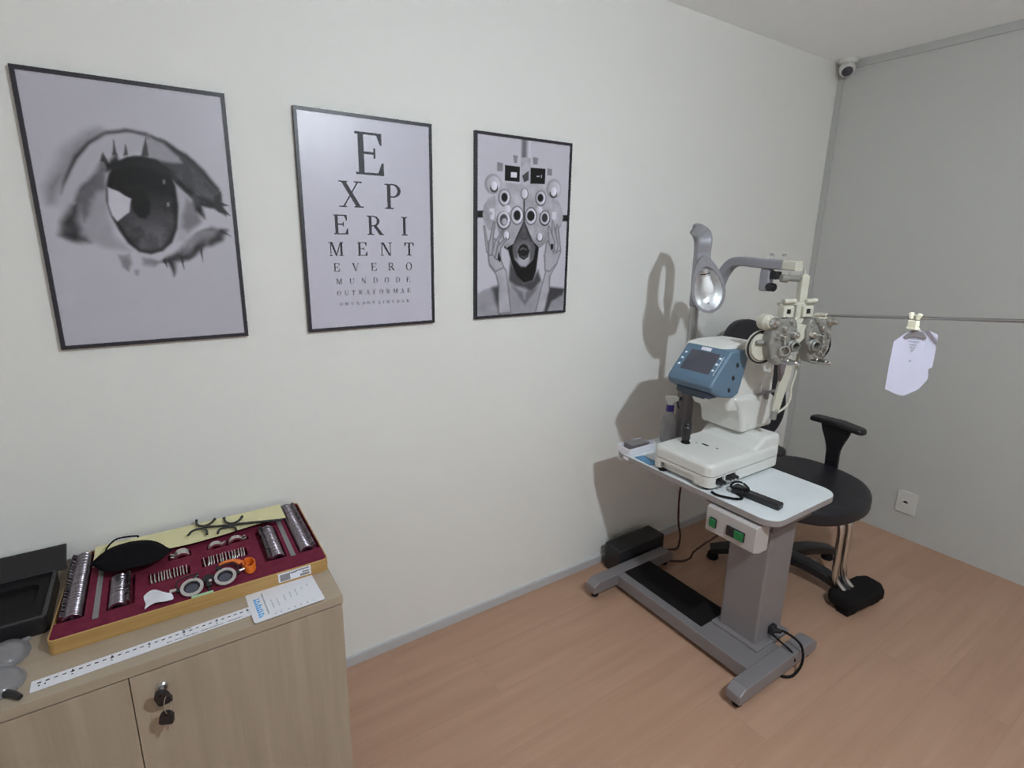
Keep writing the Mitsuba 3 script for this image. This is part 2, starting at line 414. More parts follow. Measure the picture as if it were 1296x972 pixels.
WOMAN = [
(0.03, 0.006, 0, '0.004,0.895 0.088,0.902 0.088,0.845 0.004,0.843'),
(0.03, 0.006, 0, '0.891,0.893 0.987,0.896 0.984,0.841 0.893,0.839'),
('post', 0.004, 0, '0.446,1.496 0.553,1.494 0.551,1.35 0.448,1.344'),
(0.36, 0.015, 0.15, '0.007,0.017 0.011,0.215 0.106,0.252 0.24,0.28 0.36,0.324 0.412,0.409 0.642,0.403 0.699,0.312 0.798,0.248 0.984,0.219 0.994,-0.014'),
(0.12, 0.03, 0.2, '0.173,0.264 0.252,0.28 0.264,0.008 0.207,0.148'),
(0.1, 0.02, 0.2, '0.798,0.248 0.984,0.226 0.959,0.168 0.829,0.113 0.775,-0.009 0.741,-0.006 0.776,0.136'),
(0.12, 0.02, 0.1, '0.358,0.486 0.429,0.389 0.509,0.293 0.607,0.315 0.667,0.403 0.699,0.312 0.597,0.206 0.522,0.249 0.414,0.273 0.343,0.324'),
(0.22, 0.02, 0.1, '0.379,0.275 0.499,0.211 0.512,0.151 0.529,0.15 0.535,0.209 0.67,0.253 0.525,0.09'),
(0.02, 0.01, 0, '0.272,0.764 0.682,0.772 0.662,0.579 0.642,0.403 0.607,0.315 0.509,0.293 0.429,0.36 0.372,0.467 0.334,0.58 0.296,0.599'),
('face', 0.015, 0, '0.402,0.683 0.454,0.768 0.493,0.806 0.549,0.77 0.598,0.685 0.624,0.608 0.602,0.502 0.531,0.441 0.459,0.45 0.404,0.504 0.382,0.58'),
(0.1, 0.012, 0, '0.462,0.712 0.491,0.684 0.522,0.684 0.542,0.713 0.527,0.671 0.479,0.671'),
(0.03, 0.008, 0, '0.431,0.571 0.457,0.618 0.496,0.637 0.535,0.622 0.564,0.576 0.546,0.522 0.503,0.497 0.456,0.519'),
(0.2, 0.008, 0, '0.459,0.588 0.492,0.606 0.535,0.587 0.531,0.58 0.492,0.593 0.464,0.58'),
(0.16, 0.008, 0, '0.465,0.538 0.503,0.522 0.536,0.541 0.527,0.526 0.503,0.511 0.474,0.523'),
(0.44, 0.02, 0, '0.459,0.475 0.499,0.484 0.542,0.474 0.519,0.441 0.476,0.442'),
(0.16, 0.015, 0.2, '0.382,0.618 0.416,0.655 0.427,0.58 0.437,0.504 0.399,0.523'),
(0.16, 0.015, 0.2, '0.575,0.656 0.624,0.608 0.602,0.502 0.566,0.483 0.57,0.56'),
('disc', 0.006, 0, '0.195,1.029 0.126,0.999 0.084,0.936 0.075,0.866 0.092,0.796 0.134,0.744 0.195,0.736 0.228,0.853'),
('disc', 0.006, 0, '0.785,1.041 0.861,1.017 0.915,0.952 0.931,0.875 0.913,0.796 0.859,0.737 0.794,0.755 0.765,0.889'),
(0.62, 0.006, 0, '0.143,0.921 0.191,0.92 0.191,0.831 0.152,0.833 0.152,0.869 0.169,0.869 0.169,0.896 0.143,0.895'),
(0.62, 0.006, 0, '0.801,0.919 0.852,0.915 0.849,0.853 0.803,0.856'),
('body', 0.006, 0, '0.238,1.153 0.281,1.135 0.449,1.132 0.448,1.344 0.551,1.35 0.548,1.138 0.732,1.15 0.793,1.023 0.8,0.813 0.76,0.657 0.674,0.599 0.611,0.647 0.556,0.732 0.495,0.839 0.448,0.749 0.387,0.636 0.318,0.599 0.262,0.654 0.206,0.799 0.199,0.941 0.216,1.065'),
(0.08, 0.006, 0, '0.485,1.008 0.499,1.009 0.505,0.825 0.587,0.656 0.568,0.656 0.496,0.806 0.425,0.674 0.409,0.674 0.488,0.824'),
(0.02, 0.004, 0, '0.289,1.273 0.44,1.27 0.44,1.149 0.29,1.15'),
(0.65, 0.004, 0, '0.349,1.222 0.411,1.224 0.41,1.181 0.349,1.18'),
(0.02, 0.004, 0, '0.552,1.273 0.711,1.275 0.71,1.149 0.553,1.142'),
(0.45, 0.003, 0, '0.617,1.212 0.65,1.214 0.651,1.203 0.618,1.201'),
(0.45, 0.003, 0, '0.665,1.223 0.674,1.223 0.675,1.198 0.665,1.197'),
(0.3, 0.004, 0, '0.212,1.289 0.27,1.285 0.266,1.22 0.212,1.221'),
(0.3, 0.004, 0, '0.73,1.282 0.784,1.279 0.784,1.224 0.732,1.224'),
(0.3, 0.004, 0, '0.368,1.358 0.417,1.355 0.408,1.297 0.379,1.295'),
(0.28, 0.004, 0, '0.572,1.359 0.63,1.357 0.625,1.303 0.578,1.302'),
(0.12, 0.004, 0, '0.464,1.201 0.532,1.245 0.534,1.17 0.488,1.149')]
HANDS = [
('hand', 0.008, 0, '0.129,0.508 0.173,0.489 0.262,0.478 0.32,0.411 0.344,0.276 0.381,0.029 0.241,0.029 0.236,0.281 0.206,0.376 0.14,0.452'),
('hand', 0.008, 0, '0.119,0.581 0.125,0.654 0.173,0.69 0.25,0.654 0.267,0.506 0.297,0.43 0.206,0.395 0.14,0.462'),
('hand', 0.006, 0, '0.079,0.778 0.1,0.784 0.13,0.635 0.151,0.544 0.112,0.563'),
('hand', 0.006, 0, '0.178,0.816 0.201,0.817 0.186,0.69 0.184,0.544 0.129,0.526 0.134,0.635'),
('hand', 0.006, 0, '0.274,0.755 0.29,0.743 0.239,0.654 0.206,0.507 0.162,0.544 0.195,0.654'),
('hand', 0.006, 0, '0.311,0.692 0.324,0.677 0.266,0.599 0.24,0.488 0.195,0.507 0.222,0.617'),
(0.03, 0.006, 0, '0.235,0.571 0.262,0.506 0.253,0.478 0.226,0.507'),
('hand', 0.008, 0, '0.725,0.54 0.867,0.499 0.882,0.458 0.808,0.349 0.804,0.217 0.741,0.004 0.639,0.005 0.701,0.242 0.743,0.381'),
('hand', 0.008, 0, '0.747,0.657 0.834,0.697 0.9,0.658 0.925,0.569 0.882,0.458 0.794,0.38 0.737,0.401 0.725,0.54'),
('hand', 0.006, 0, '0.856,0.818 0.882,0.796 0.924,0.579 0.878,0.559 0.84,0.678'),
('hand', 0.006, 0, '0.799,0.852 0.824,0.833 0.894,0.618 0.866,0.539 0.806,0.638'),
('hand', 0.006, 0, '0.755,0.793 0.775,0.801 0.849,0.658 0.84,0.539 0.773,0.638'),
(0.03, 0.006, 0, '0.798,0.638 0.829,0.634 0.828,0.595 0.802,0.583')]
DISCS = [(0.178, 1.115, 0.086, 0.082, 0.4), (0.178, 1.115, 0.065, 0.062, 0.52), (0.184, 1.084, 0.039, 0.035, 0.1), (0.184, 1.101, 0.03, 0.035, 0.68), (0.815, 1.114, 0.086, 0.085, 0.42), (0.815, 1.114, 0.065, 0.064, 0.52), (0.809, 1.071, 0.043, 0.034, 0.1), (0.811, 1.09, 0.033, 0.038, 0.68), (0.289, 1.013, 0.062, 0.071, 0.22), (0.289, 1.016, 0.053, 0.06, 0.55), (0.289, 1.016, 0.031, 0.036, 0.03), (0.67, 1.026, 0.061, 0.067, 0.22), (0.67, 1.03, 0.051, 0.056, 0.55), (0.667, 1.03, 0.032, 0.033, 0.03), (0.285, 0.828, 0.072, 0.076, 0.1), (0.285, 0.833, 0.063, 0.069, 0.58), (0.285, 0.833, 0.04, 0.047, 0.12), (0.29, 0.819, 0.027, 0.027, 0.45), (0.721, 0.859, 0.062, 0.067, 0.1), (0.721, 0.863, 0.052, 0.057, 0.55), (0.721, 0.863, 0.032, 0.038, 0.08), (0.421, 0.874, 0.067, 0.077, 0.12), (0.421, 0.874, 0.06, 0.07, 0.6), (0.421, 0.874, 0.037, 0.042, 0.03), (0.568, 0.873, 0.065, 0.075, 0.12), (0.568, 0.873, 0.057, 0.067, 0.6), (0.568, 0.875, 0.041, 0.043, 0.03), (0.494, 1.054, 0.04, 0.047, 0.18), (0.494, 1.057, 0.033, 0.04, 0.62), (0.316, 0.925, 0.034, 0.032, 0.6), (0.658, 0.932, 0.032, 0.028, 0.6), (0.313, 0.701, 0.036, 0.041, 0.12), (0.313, 0.706, 0.029, 0.037, 0.64), (0.671, 0.695, 0.037, 0.039, 0.12), (0.671, 0.699, 0.03, 0.035, 0.64)]


def pts_of(s):
    return [tuple(map(float, q.split(','))) for q in s.split()]

def sd(x, y, P):
    """Signed distance from (x, y) to the polygon P."""
    d = mi.Float(9.0); flip = mi.Bool(False)
    for (ax, ay), (bx, by) in zip(P, P[-1:] + P[:-1]):
        ex, ey = bx - ax, by - ay
        wx, wy = x - ax, y - ay
        t = dr.clip((wx * ex + wy * ey) / max(ex * ex + ey * ey, 1e-9), 0, 1)
        qx, qy = wx - ex * t, wy - ey * t
        d = dr.minimum(d, qx * qx + qy * qy)
        c1, c2, c3 = y >= ay, y < by, ex * wy > ey * wx
        flip ^= (c1 & c2 & c3) | ((~c1) & (~c2) & (~c3))
    d = dr.sqrt(d)
    return dr.select(flip, -d, d)

def cover(x, y, P, soft):
    return 1 - smoothstep(-soft, soft, sd(x, y, P))

def eye_art(p, n, uv):
    x, y = mi.Float(uv.x), mi.Float(uv.y)
    n1, n2 = fbm(x * 9, y * 9, 1.0, 3), fbm(x * 9 + 40, y * 9, 2.0, 3)
    blot = fbm(x * 16, y * 16, 5.0, 4)
    g = mi.Float(0.455)  # dimming towards the left of the view is put into this paper tone
    for gray, soft, am, s in EYE:
        xx, yy = x + (n1 - .5) * .06 * am, y + (n2 - .5) * .06 * am
        c = cover(xx, yy, pts_of(s), soft)
        if gray == 'iris':
            lo = 1 - smoothstep(.70, .95, y + (blot - .5) * .25)
            rim = smoothstep(.0, .035, -sd(x, y, pts_of(s)))
            gray = (.028 + .16 * lo * (0.35 + 1.3 * (blot - .15))) * (.35 + .65 * rim)
            g = g * (1 - c) + gray * c
        else:
            c = c * dr.clip(1 - am * 1.1 * (blot - .38), 0.25, 1)
            g = g * (1 - c) + gray * c
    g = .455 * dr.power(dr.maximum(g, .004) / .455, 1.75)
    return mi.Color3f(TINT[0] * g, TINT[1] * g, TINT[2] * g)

def woman_art(p, n, uv):
    x, y = mi.Float(uv.x), mi.Float(uv.y)
    blot = fbm(x * 12, y * 12, 3.0, 3)
    g = mi.Float(0.53)
    def layer(g, L):
        for gray, soft, am, s in L:
            P = pts_of(s)
            D = sd(x, y, P)
            c = 1 - smoothstep(-soft, soft, D)
            if gray == 'post': gray = .22 + .36 * dr.square(dr.sin((x - .48) * 26))
            elif gray == 'face': gray = .42 - .30 * smoothstep(.50, .72, y + .25 * dr.abs(x - .5)) - .10 * smoothstep(.06, .14, dr.abs(x - .51)) + .1 * (blot - .5)
            elif gray == 'disc': gray = .40 + .25 * (blot - .5)
            elif gray == 'body': gray = .37 + .24 * (blot - .4) + .08 * smoothstep(.6, 1.1, y)
            elif gray == 'hand': gray = .23 + .21 * smoothstep(.0, .022, -D) + .12 * (blot - .5)
            else: gray = gray * (1 + am * 2.2 * (blot - .5))
            g = g * (1 - c) + gray * c
        return g
    g = layer(g, WOMAN)
    for cx, cy, rx, ry, gray in DISCS:
        r = dr.sqrt(dr.square((x - cx) / rx) + dr.square((y - cy) / ry))
        c = 1 - smoothstep(1 - .006 / rx, 1 + .006 / rx, r)
        g = g * (1 - c) + gray * (0.82 + .36 * (x - cx + rx) / (2 * rx)) * c
    g = layer(g, HANDS)
    g = .53 * dr.power(dr.maximum(g, .004) / .53, 1.4)
    return mi.Color3f(TINT[0] * g, TINT[1] * g, TINT[2] * g)

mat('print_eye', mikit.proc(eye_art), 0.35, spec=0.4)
mat('print_chart', PAPER, 0.33, spec=0.45)
mat('print_woman', mikit.proc(woman_art), 0.35, spec=0.4)

def R_(x0, y0, x1, y1): return sbox(x0, y0, x1, y1)
def P_(*p): return Polygon(p)
def El(cx, cy, rx, ry): return affinity.scale(Point(cx, cy).buffer(1, 24), rx, ry)
def glyph(ch):
    if ch in 'EF':
        g = [R_(.08, 0, .23, 1), R_(0, .945, .72, 1), R_(0, 0, .4, .055), R_(.2, .49, .5, .55), R_(.49, .40, .54, .64), P_((.72, 1), (.72, .72), (.67, .72), (.58, .945))]
        if ch == 'E': g += [R_(0, 0, .75, .055), P_((.76, 0), (.76, .3), (.71, .3), (.6, .055))]
        return unary_union(g), .76
    if ch == 'X': return unary_union([P_((.06, 1), (.25, 1), (.87, 0), (.68, 0)), P_((.73, 1), (.79, 1), (.16, 0), (.10, 0)), R_(-.02, .95, .33, 1), R_(.6, .95, .92, 1), R_(-.03, 0, .28, .05), R_(.57, 0, .95, .05)]), .93
    if ch in 'PR':
        bowl = El(.36, .73, .34, .27).difference(El(.36, .73, .19, .215)).intersection(R_(.3, .4, 1, 1.1))
        g = [R_(.1, 0, .25, 1), R_(0, 0, .37, .05), R_(0, .95, .3, 1), bowl, R_(.2, .945, .38, 1), R_(.2, .46, .38, .515)]
        if ch == 'R': g += [P_((.34, .48), (.52, .5), (.88, .03), (.88, 0), (.68, 0)), R_(.68, 0, .94, .05)]
        return unary_union(g), (.92 if ch == 'R' else .72)
    if ch == 'I': return unary_union([R_(.1, 0, .25, 1), R_(0, 0, .35, .05), R_(0, .95, .35, 1)]), .35
    if ch == 'M': return unary_union([R_(.1, 0, .16, 1), R_(.84, 0, .99, 1), P_((.1, 1), (.28, 1), (.6, 0), (.49, 0)), P_((.49, 0), (.56, 0), (.91, 1), (.84, 1)), R_(0, 0, .26, .05), R_(0, .95, .2, 1), R_(.74, 0, 1.09, .05), R_(.88, .95, 1.09, 1)]), 1.09
    if ch == 'N': return unary_union([R_(.1, 0, .16, 1), R_(.78, 0, .84, 1), P_((.1, 1), (.28, 1), (.84, 0), (.68, 0)), R_(0, 0, .26, .05), R_(0, .95, .2, 1), R_(.66, .95, .95, 1)]), .95
    if ch == 'T': return unary_union([R_(.32, 0, .47, 1), R_(0, .945, .79, 1), P_((0, 1), (0, .72), (.05, .72), (.14, .945)), P_((.79, 1), (.79, .72), (.74, .72), (.65, .945)), R_(.19, 0, .6, .05)]), .79
    if ch == 'V': return unary_union([P_((.04, 1), (.22, 1), (.53, 0), (.42, 0)), P_((.75, 1), (.81, 1), (.5, 0), (.44, 0)), R_(-.05, .95, .31, 1), R_(.65, .95, .92, 1)]), .9
    if ch == 'U': return unary_union([R_(.1, .29, .25, 1), R_(.72, .29, .78, 1), El(.44, .31, .34, .32).difference(El(.485, .31, .235, .26)).intersection(R_(0, -.1, 1, .31)), R_(0, .95, .36, 1), R_(.61, .95, .89, 1)]), .88
    if ch == 'D': return unary_union([R_(.1, 0, .25, 1), El(.3, .5, .56, .5).difference(El(.3, .5, .40, .445)).intersection(R_(.25, -.1, 1, 1.1)), R_(0, 0, .3, .055), R_(0, .945, .3, 1)]), .86
    if ch == 'O': return El(.45, .5, .44, .52).difference(El(.45, .5, .28, .47)), .9
    if ch == 'A': return unary_union([P_((.08, 0), (.14, 0), (.45, 1), (.40, 1)), P_((.36, 1), (.48, 1), (.85, 0), (.66, 0)), R_(.2, .3, .62, .35), R_(-.04, 0, .27, .05), R_(.55, 0, .95, .05)]), .92

CHART = [('E', 1.398, 1.112, .404, .612), ('XP', 1.061, .882, .277, .741), ('ERI', .828, .692, .222, .783), ('MENT', .638, .541, .179, .832), ('EVERO', .488, .430, .205, .815),
         ('MUNDODE', .378, .338, .217, .795), ('OUTRAFORMAE', .289, .256, .218, .795), ('OMUNDOVAIMUDAR', .203, .180, .233, .783)]
def chart_text():
    out = []
    for row, yt, yb, xl, xr in CHART:
        h = yt - yb
        gl = [glyph(c) for c in row]
        w = [g[1] * h for g in gl]
        if len(row) == 1: sx = (xr - xl) / w[0]; gap = 0
        else: sx = 1.0; gap = (xr - xl - sum(w)) / (len(row) - 1)
        x = xl
        for (g, _), wi in zip(gl, w):
            out.append(affinity.affine_transform(g, [h * sx, 0, 0, h, x, yb])); x += wi + gap
    return out

PW, PH = 0.40, 0.604
def poster(x0, ztop, print_mat, label, chart=False):
    t = 'poster' if 'poster__board' not in scene else ('poster_001' if 'poster_001__board' not in scene else 'poster_002')
    x1, z0, b = x0 + PW, ztop - PH, .0088
    add(t + '__board', box(x0 + .001, x1 - .001, -.009, -.0005, z0 + .001, ztop - .001), 'poster_edge', False)
    v = V([[x0 + b, -.0098, z0 + b], [x1 - b, -.0098, z0 + b], [x1 - b, -.0098, ztop - b], [x0 + b, -.0098, ztop - b]])
    lo = v + V([0, .0008, 0])
    f = V([[0, 1, 2], [0, 2, 3], [4, 6, 5], [4, 7, 6], [0, 4, 5], [0, 5, 1], [1, 5, 6], [1, 6, 2], [2, 6, 7], [2, 7, 3], [3, 7, 4], [3, 4, 0]])
    vv = np.vstack([v, lo])
    uv = np.stack([(vv[:, 0] - x0) / PW, (vv[:, 2] - z0) / PW], 1)
    add(t + '__print', trimesh.Trimesh(vv, f, process=False), print_mat, False, uv=uv)
    outer, inner = V([(x0, z0), (x1, z0), (x1, ztop), (x0, ztop)]), V([(x0 + b, z0 + b), (x1 - b, z0 + b), (x1 - b, ztop - b), (x0 + b, ztop - b)])
    g = Polygon(outer, [inner])
    m = extrude(g, .0125)
    w = m.vertices.copy(); m.vertices = np.stack([w[:, 0], -w[:, 2], w[:, 1]], 1)
    k = add(t + '__frame', m, 'poster_edge', False); tag(k, 'thin dark frame')
    if chart:
        for g in chart_text():
            m = extrude(g, .0004)
            w = m.vertices.copy(); m.vertices = np.stack([x0 + w[:, 0] * PW, -.0098 - w[:, 2], z0 + w[:, 1] * PW], 1)
            add(t + '__letter', m, 'ink', False)
    tag(t, label, 'poster')
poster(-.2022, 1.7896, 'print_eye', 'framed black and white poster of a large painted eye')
poster(.3579, 1.7854, 'print_chart', 'framed poster of an eye chart with rows of serif letters', True)
poster(.9102, 1.7860, 'print_woman', 'framed black and white poster of a woman behind an eye testing device')

# ---------------------------------------------------------------- cabinet with two doors
CZ, CX1, CX0, CY = 0.63, 0.286, -0.556, -0.472
SEAM = -0.135
def cabinet():
    t = 'cabinet'
    add(t + '__top', rbox(CX0 - .002, CX1, CY, -.002, CZ - .0225, CZ, .0012), 'ash_horizontal')
    y1 = CY + .020
    body = cut(box(CX0, CX1 - .001, y1, -.003, .06, CZ - .0225), box(CX0 + .018, CX1 - .019, y1 - .01, -.02, .08, CZ - .04))
    add(t + '__body', body, 'ash_vertical', False)
    add(t + '__plinth', box(CX0 + .01, CX1 - .01, CY + .05, -.01, 0, .06), 'ash_horizontal', False)
    z0, z1 = .064, CZ - .0255
    for x0, x1 in ((CX0 + .001, SEAM - .0008), (SEAM + .0008, CX1 - .002)):
        d = add(t + '__door', rbox(x0, x1, CY + .001, CY + .019, z0, z1, .0010), 'ash_vertical')
    lk = d + '__lock'
    add(lk, cat(cyl((-.0835, CY + .002, .562), (-.0835, CY - .003, .562), .011, .0105, 28, .001), cyl((-.0835, CY - .003, .562), (-.0835, CY - .0045, .562), .0085, .008, 24, .0005)), 'satin_steel')
    tag(lk, 'small round metal lock')
    tag(t, 'low pale ash wood cabinet with two doors against the white wall', 'cabinet')
cabinet()

# keys: one in the lock, the other hanging from it by a ring
def key_head(w, h, r, t):
    P = rpoly([(-w, -h * .8), (-w * .72, -h), (w * .72, -h), (w, -h * .8), (w * .92, h * .45), (w * .45, h), (-w * .45, h), (-w * .92, h * .45)], r)
    hole = Point(0, h * .62).buffer(.0022)
    g = Polygon(P).difference(hole)
    m = extrude(g, t); m.apply_translation((0, 0, -t / 2))
    return m
def key_set():
    t = 'key_set'
    # key in the lock: its head stands out from the door, turned upright
    hx, hz = -.0845, .558
    yv = CY - .026
    m = key_head(.0130, .0205, .005, .0085)
    X_ = V([.97, -.14, .20]); X_ /= np.linalg.norm(X_); Y_ = V([-.10, -.30, .95]); Y_ -= X_ * (X_ @ Y_); Y_ /= np.linalg.norm(Y_)
    Rm = np.stack([X_, Y_, np.cross(X_, Y_)], 1)
    add(t + '__lock_key_head', xf(m, Rm, (hx, yv, hz)), 'black_plastic')
    add(t + '__lock_key_shank', box(hx - .0032, hx + .0032, yv + .001, CY - .0046, .5605, .5625), 'satin_steel', False)
    c = V([hx + .003, CY - .022, .556])
    th = np.linspace(0, 2 * math.pi, 33)
    rp = np.stack([c[0] + .004 + .006 * np.cos(th), c[1] - .010 + .006 * np.cos(th), c[2] - .014 + .0200 * np.sin(th)], 1)
    add(t + '__ring', tube(rp, .0007, 8), 'chrome')
    m = key_head(.0132, .0138, .003, .008)
    a = math.radians(-8)
    Rm = np.stack([V([math.cos(a), -.35, math.sin(a)]) / np.linalg.norm([math.cos(a), -.35, math.sin(a)]), V([0, 0, 1.0]), V([0, 0, 0])], 1)
    Rm[:, 1] -= Rm[:, 0] * (Rm[:, 0] @ Rm[:, 1]); Rm[:, 1] /= np.linalg.norm(Rm[:, 1]); Rm[:, 2] = np.cross(Rm[:, 0], Rm[:, 1])
    add(t + '__hanging_key_head', xf(m, Rm, (-.0825, CY - .030, .512)), 'black_plastic')
    blade = box(-.0035, .0035, -.030, -.011, -.0009, .0009)
    k = add(t + '__hanging_key_blade', xf(blade, Rm, (-.0815, CY - .030, .512)), 'satin_steel', False)
    tag(t, 'two black headed keys on a ring in the cabinet lock', 'keys')
key_set()

# ---------------------------------------------------------------- trial lens case on the cabinet
TX0, TX1, TY0, TY1 = -.266, .2855, -.356, -.012
VT = CZ + .0305                    # velvet surface
LR = .019                          # lens radius
LCZ = CZ + .0035 + LR              # lens centre height
def skew(x, y):                    # the case is a little wider in front on its left side
    return x
TROUGHS = []                       # x0, x1, y0, y1
COLS = [                           # x centre, y range, side of the tabs, pitch, key, label, group
    (-.231, -.292, -.026, -1, .0056, 'silver rimmed trial lens in the long row at the left end of the lens case', 'lenses in the left end row'),
    (-.152, -.296, -.176, 1, .0058, 'silver rimmed trial lens in the row below the black face mask', 'lenses in the row beside the left strip'),
    (.180, -.284, -.128, -1, .0056, 'silver rimmed trial lens in the row just left of the right hand grey strip', 'lenses in the row beside the right strip'),
    (.2505, -.286, -.026, 1, .0056, 'silver rimmed trial lens in the long row at the right end of the lens case', 'lenses in the right end row'),
]
SETS = [                           # lenses facing the camera in the middle
    (-.024, [-.152, -.143, -.134], -1, 'thick silver rimmed prism lens in the small group below the yellow paper', 'prism lenses in the left small group'),
    (.052, [-.150, -.141], 1, 'shiny wide rimmed lens in the first small group under the black flipper', 'wide rimmed lenses in the first small group'),
    (.100, [-.146, -.137], 1, 'shiny wide rimmed lens in the second small group under the black flipper', 'wide rimmed lenses in the second small group'),
]
ROWS = [                           # lenses seen edge on: y centre, x range
    (-.221, -.092, -.014, 12, 'thin lens standing edge on in the left middle row of the case', 'edge on lenses in the left middle row'),
    (-.211, .019, .115, 14, 'thin lens standing edge on in the right middle row behind the trial frame', 'edge on lenses in the right middle row'),
]
def lens_case():
    t = 'lens_case'
    P = V([(TX0 - .0, TY0), (TX1, TY0), (TX1, TY1), (TX0 + .015, TY1)])
    outer = rprism(rpoly(P, .012), .033, .0008, .0015)
    inner = rprism(inset(rpoly(P, .012), .0028), .04)
    shell = cut(up(outer, CZ), up(inner, CZ + .003))
    add(t + '__tray', shell, 'tray_wood')
    ins = up(rprism(inset(rpoly(P, .012), .0030), VT - CZ - .0031), CZ + .0031)
    holes = []
    for x, y0, y1, side, *_ in COLS:
        holes.append(box(x - .0205, x + .0205, y0 - .004, y1 + .004, CZ, CZ + .05))
        xs = sorted((x + side * .017, x + side * .031))
        holes.append(box(xs[0], xs[1], y0 - .004, y1 + .004, VT - .012, CZ + .05))
    for x, ys, side, *_ in SETS:
        holes.append(box(x - .0205, x + .0205, ys[0] - .006, ys[-1] + .006, CZ, CZ + .05))
        xs = sorted((x + side * .017, x + side * .031))
        holes.append(box(xs[0], xs[1], ys[0] - .006, ys[-1] + .006, VT - .012, CZ + .05))
    for y, x0, x1, n, *_ in ROWS:
        holes.append(box(x0 - .004, x1 + .004, y - .0205, y + .0205, CZ, CZ + .05))
    add(t + '__velvet_insert', cut(ins, *holes), 'velvet', False)
    # the rim of red edging above the velvet on the far and side edges
    for x0, x1, y0, y1 in ((-.1955, -.1845, -.318, -.05), (.2085, .2205, -.296, -.05)):
        k = add(t + '__index_strip', rbox(x0, x1, y0, y1, VT, VT + .0016, .0006), 'unit_grey'); tag(k, 'grey index strip')
    s = box(.166, .242, TY0 - .0006, TY0 + .0002, CZ + .006, CZ + .030)
    k = add(t + '__sticker', s, 'paper_white', False); tag(k, 'white sticker with grey print')
    pr = []
    rng = np.random.default_rng(5)
    for x0, x1, z0, z1 in ((.170, .193, .008, .026), (.194, .209, .022, .026), (.216, .238, .008, .014), (.222, .238, .016, .020), (.206, .238, .024, .0275)):
        pr.append(box(x0, x1, TY0 - .0009, TY0 - .0005, CZ + z0, CZ + z1))
    add(k + '__print', cat(pr), 'sticker_grey', False)
    labels[k + '__print'] = {'kind': 'stuff'}
    tag(t, 'open wooden trial lens case lined with dark red velvet on the cabinet', 'lens case')
lens_case()

def lens_mesh(ri, th, tab):
    a = lathe([(ri, -th / 2), (LR - .0005, -th / 2), (LR, -th * .36), (LR, th * .36), (LR - .0005, th / 2), (ri, th / 2), (ri, -th / 2)], 26)
    if tab:
        b = rprism(rpoly([(LR - .002, -.0026), (LR + .0085, -.0036), (LR + .0085, .0036), (LR - .002, .0026)], .001, 2), th * .7); b.apply_translation((0, 0, -th * .35))
        a = cat(a, b)
    return a
LENS = mikit.ply(lens_mesh(.0135, .0034, True), 'bsdf_lens_rim', smooth=22)
PRISM = mikit.ply(lens_mesh(.0125, .0065, True), 'bsdf_bright_rim', smooth=35)
THIN = mikit.ply(lens_mesh(.0155, .0022, False), 'bsdf_bright_rim', smooth=35)
MT = mi.ScalarTransform4f
def lens(shape, M, label, group):
    k = 'trial_lens'
    n = sum(1 for q in scene if q.startswith('trial_lens'))
    if n: k = f'trial_lens_{n:03d}'
    scene[k] = {**shape, 'to_world': MT(M.tolist())}
    tag(k, label, 'trial lens', group)
def lens_matrix(p, normal, ang):
    F = frame_of(normal)
    c, s = math.cos(ang), math.sin(ang)
    M = np.eye(4); M[:3, :3] = F @ V([[c, -s, 0], [s, c, 0], [0, 0, 1]]); M[:3, 3] = p
    return M
rng = np.random.default_rng(11)
def tab_angle(normal, want):
    F = frame_of(normal); w = V(want, float)
    return math.atan2(w @ F[:, 1], w @ F[:, 0])
for x, y0, y1, side, pitch, lab, grp in COLS:
    n = int(round((y1 - y0) / pitch))
    for i in range(n + 1):
        y = y0 + (y1 - y0) * i / n
        N = (0, 1, .06 + rng.normal(0, .03))
        lens(LENS, lens_matrix((x, y, LCZ + .0012), N, tab_angle(N, (side, 0, .85 + rng.normal(0, .12)))), lab, grp)
for x, ys, side, lab, grp in SETS:
    for i, y in enumerate(ys):
        N = (0, 1, .10)
        which = ('front ', 'middle ', 'rear ')[i] if len(ys) == 3 else ('front ', 'rear ')[i]
        lens(PRISM, lens_matrix((x, y, LCZ + .0016), N, tab_angle(N, (side, 0, .45 + rng.normal(0, .1)))), which + lab, grp)
for y, x0, x1, n, lab, grp in ROWS:
    for i in range(n):
        x = x0 + (x1 - x0) * (i + .5 + rng.uniform(-.18, .18)) / n
        N = (1, 0, rng.normal(0, .04))
        lens(THIN, lens_matrix((x, y, LCZ + .0008), N, 0.0), lab, grp)

# ---------------------------------------------------------------- things lying in and on the case
def yellow_sheet():
    def fn(u, v):
        x = -.206 + .440 * u
        yb = -.024 + .004 * np.sin(u * 7)
        yf = -.113 - .006 * np.sin(u * 5 + 1) - .012 * smooth_np(.25, .5, u) * (1 - smooth_np(.6, .9, u))
        y = yf + (yb - yf) * v
        z = CZ + .0446 + .0012 * np.sin(u * 9 + v * 2) * (0.3 + v) + .002 * v * v
        return np.stack([x, y, z], 1)
    m = sheet(fn, 40, 10, .0008)
    add('yellow_paper', m, 'yellow_paper', 40)
    tag('yellow_paper', 'pale yellow sheet of paper lying along the back of the lens case', 'paper')
def smooth_np(a, b, x):
    t = np.clip((x - a) / (b - a), 0, 1); return t * t * (3 - 2 * t)
yellow_sheet()

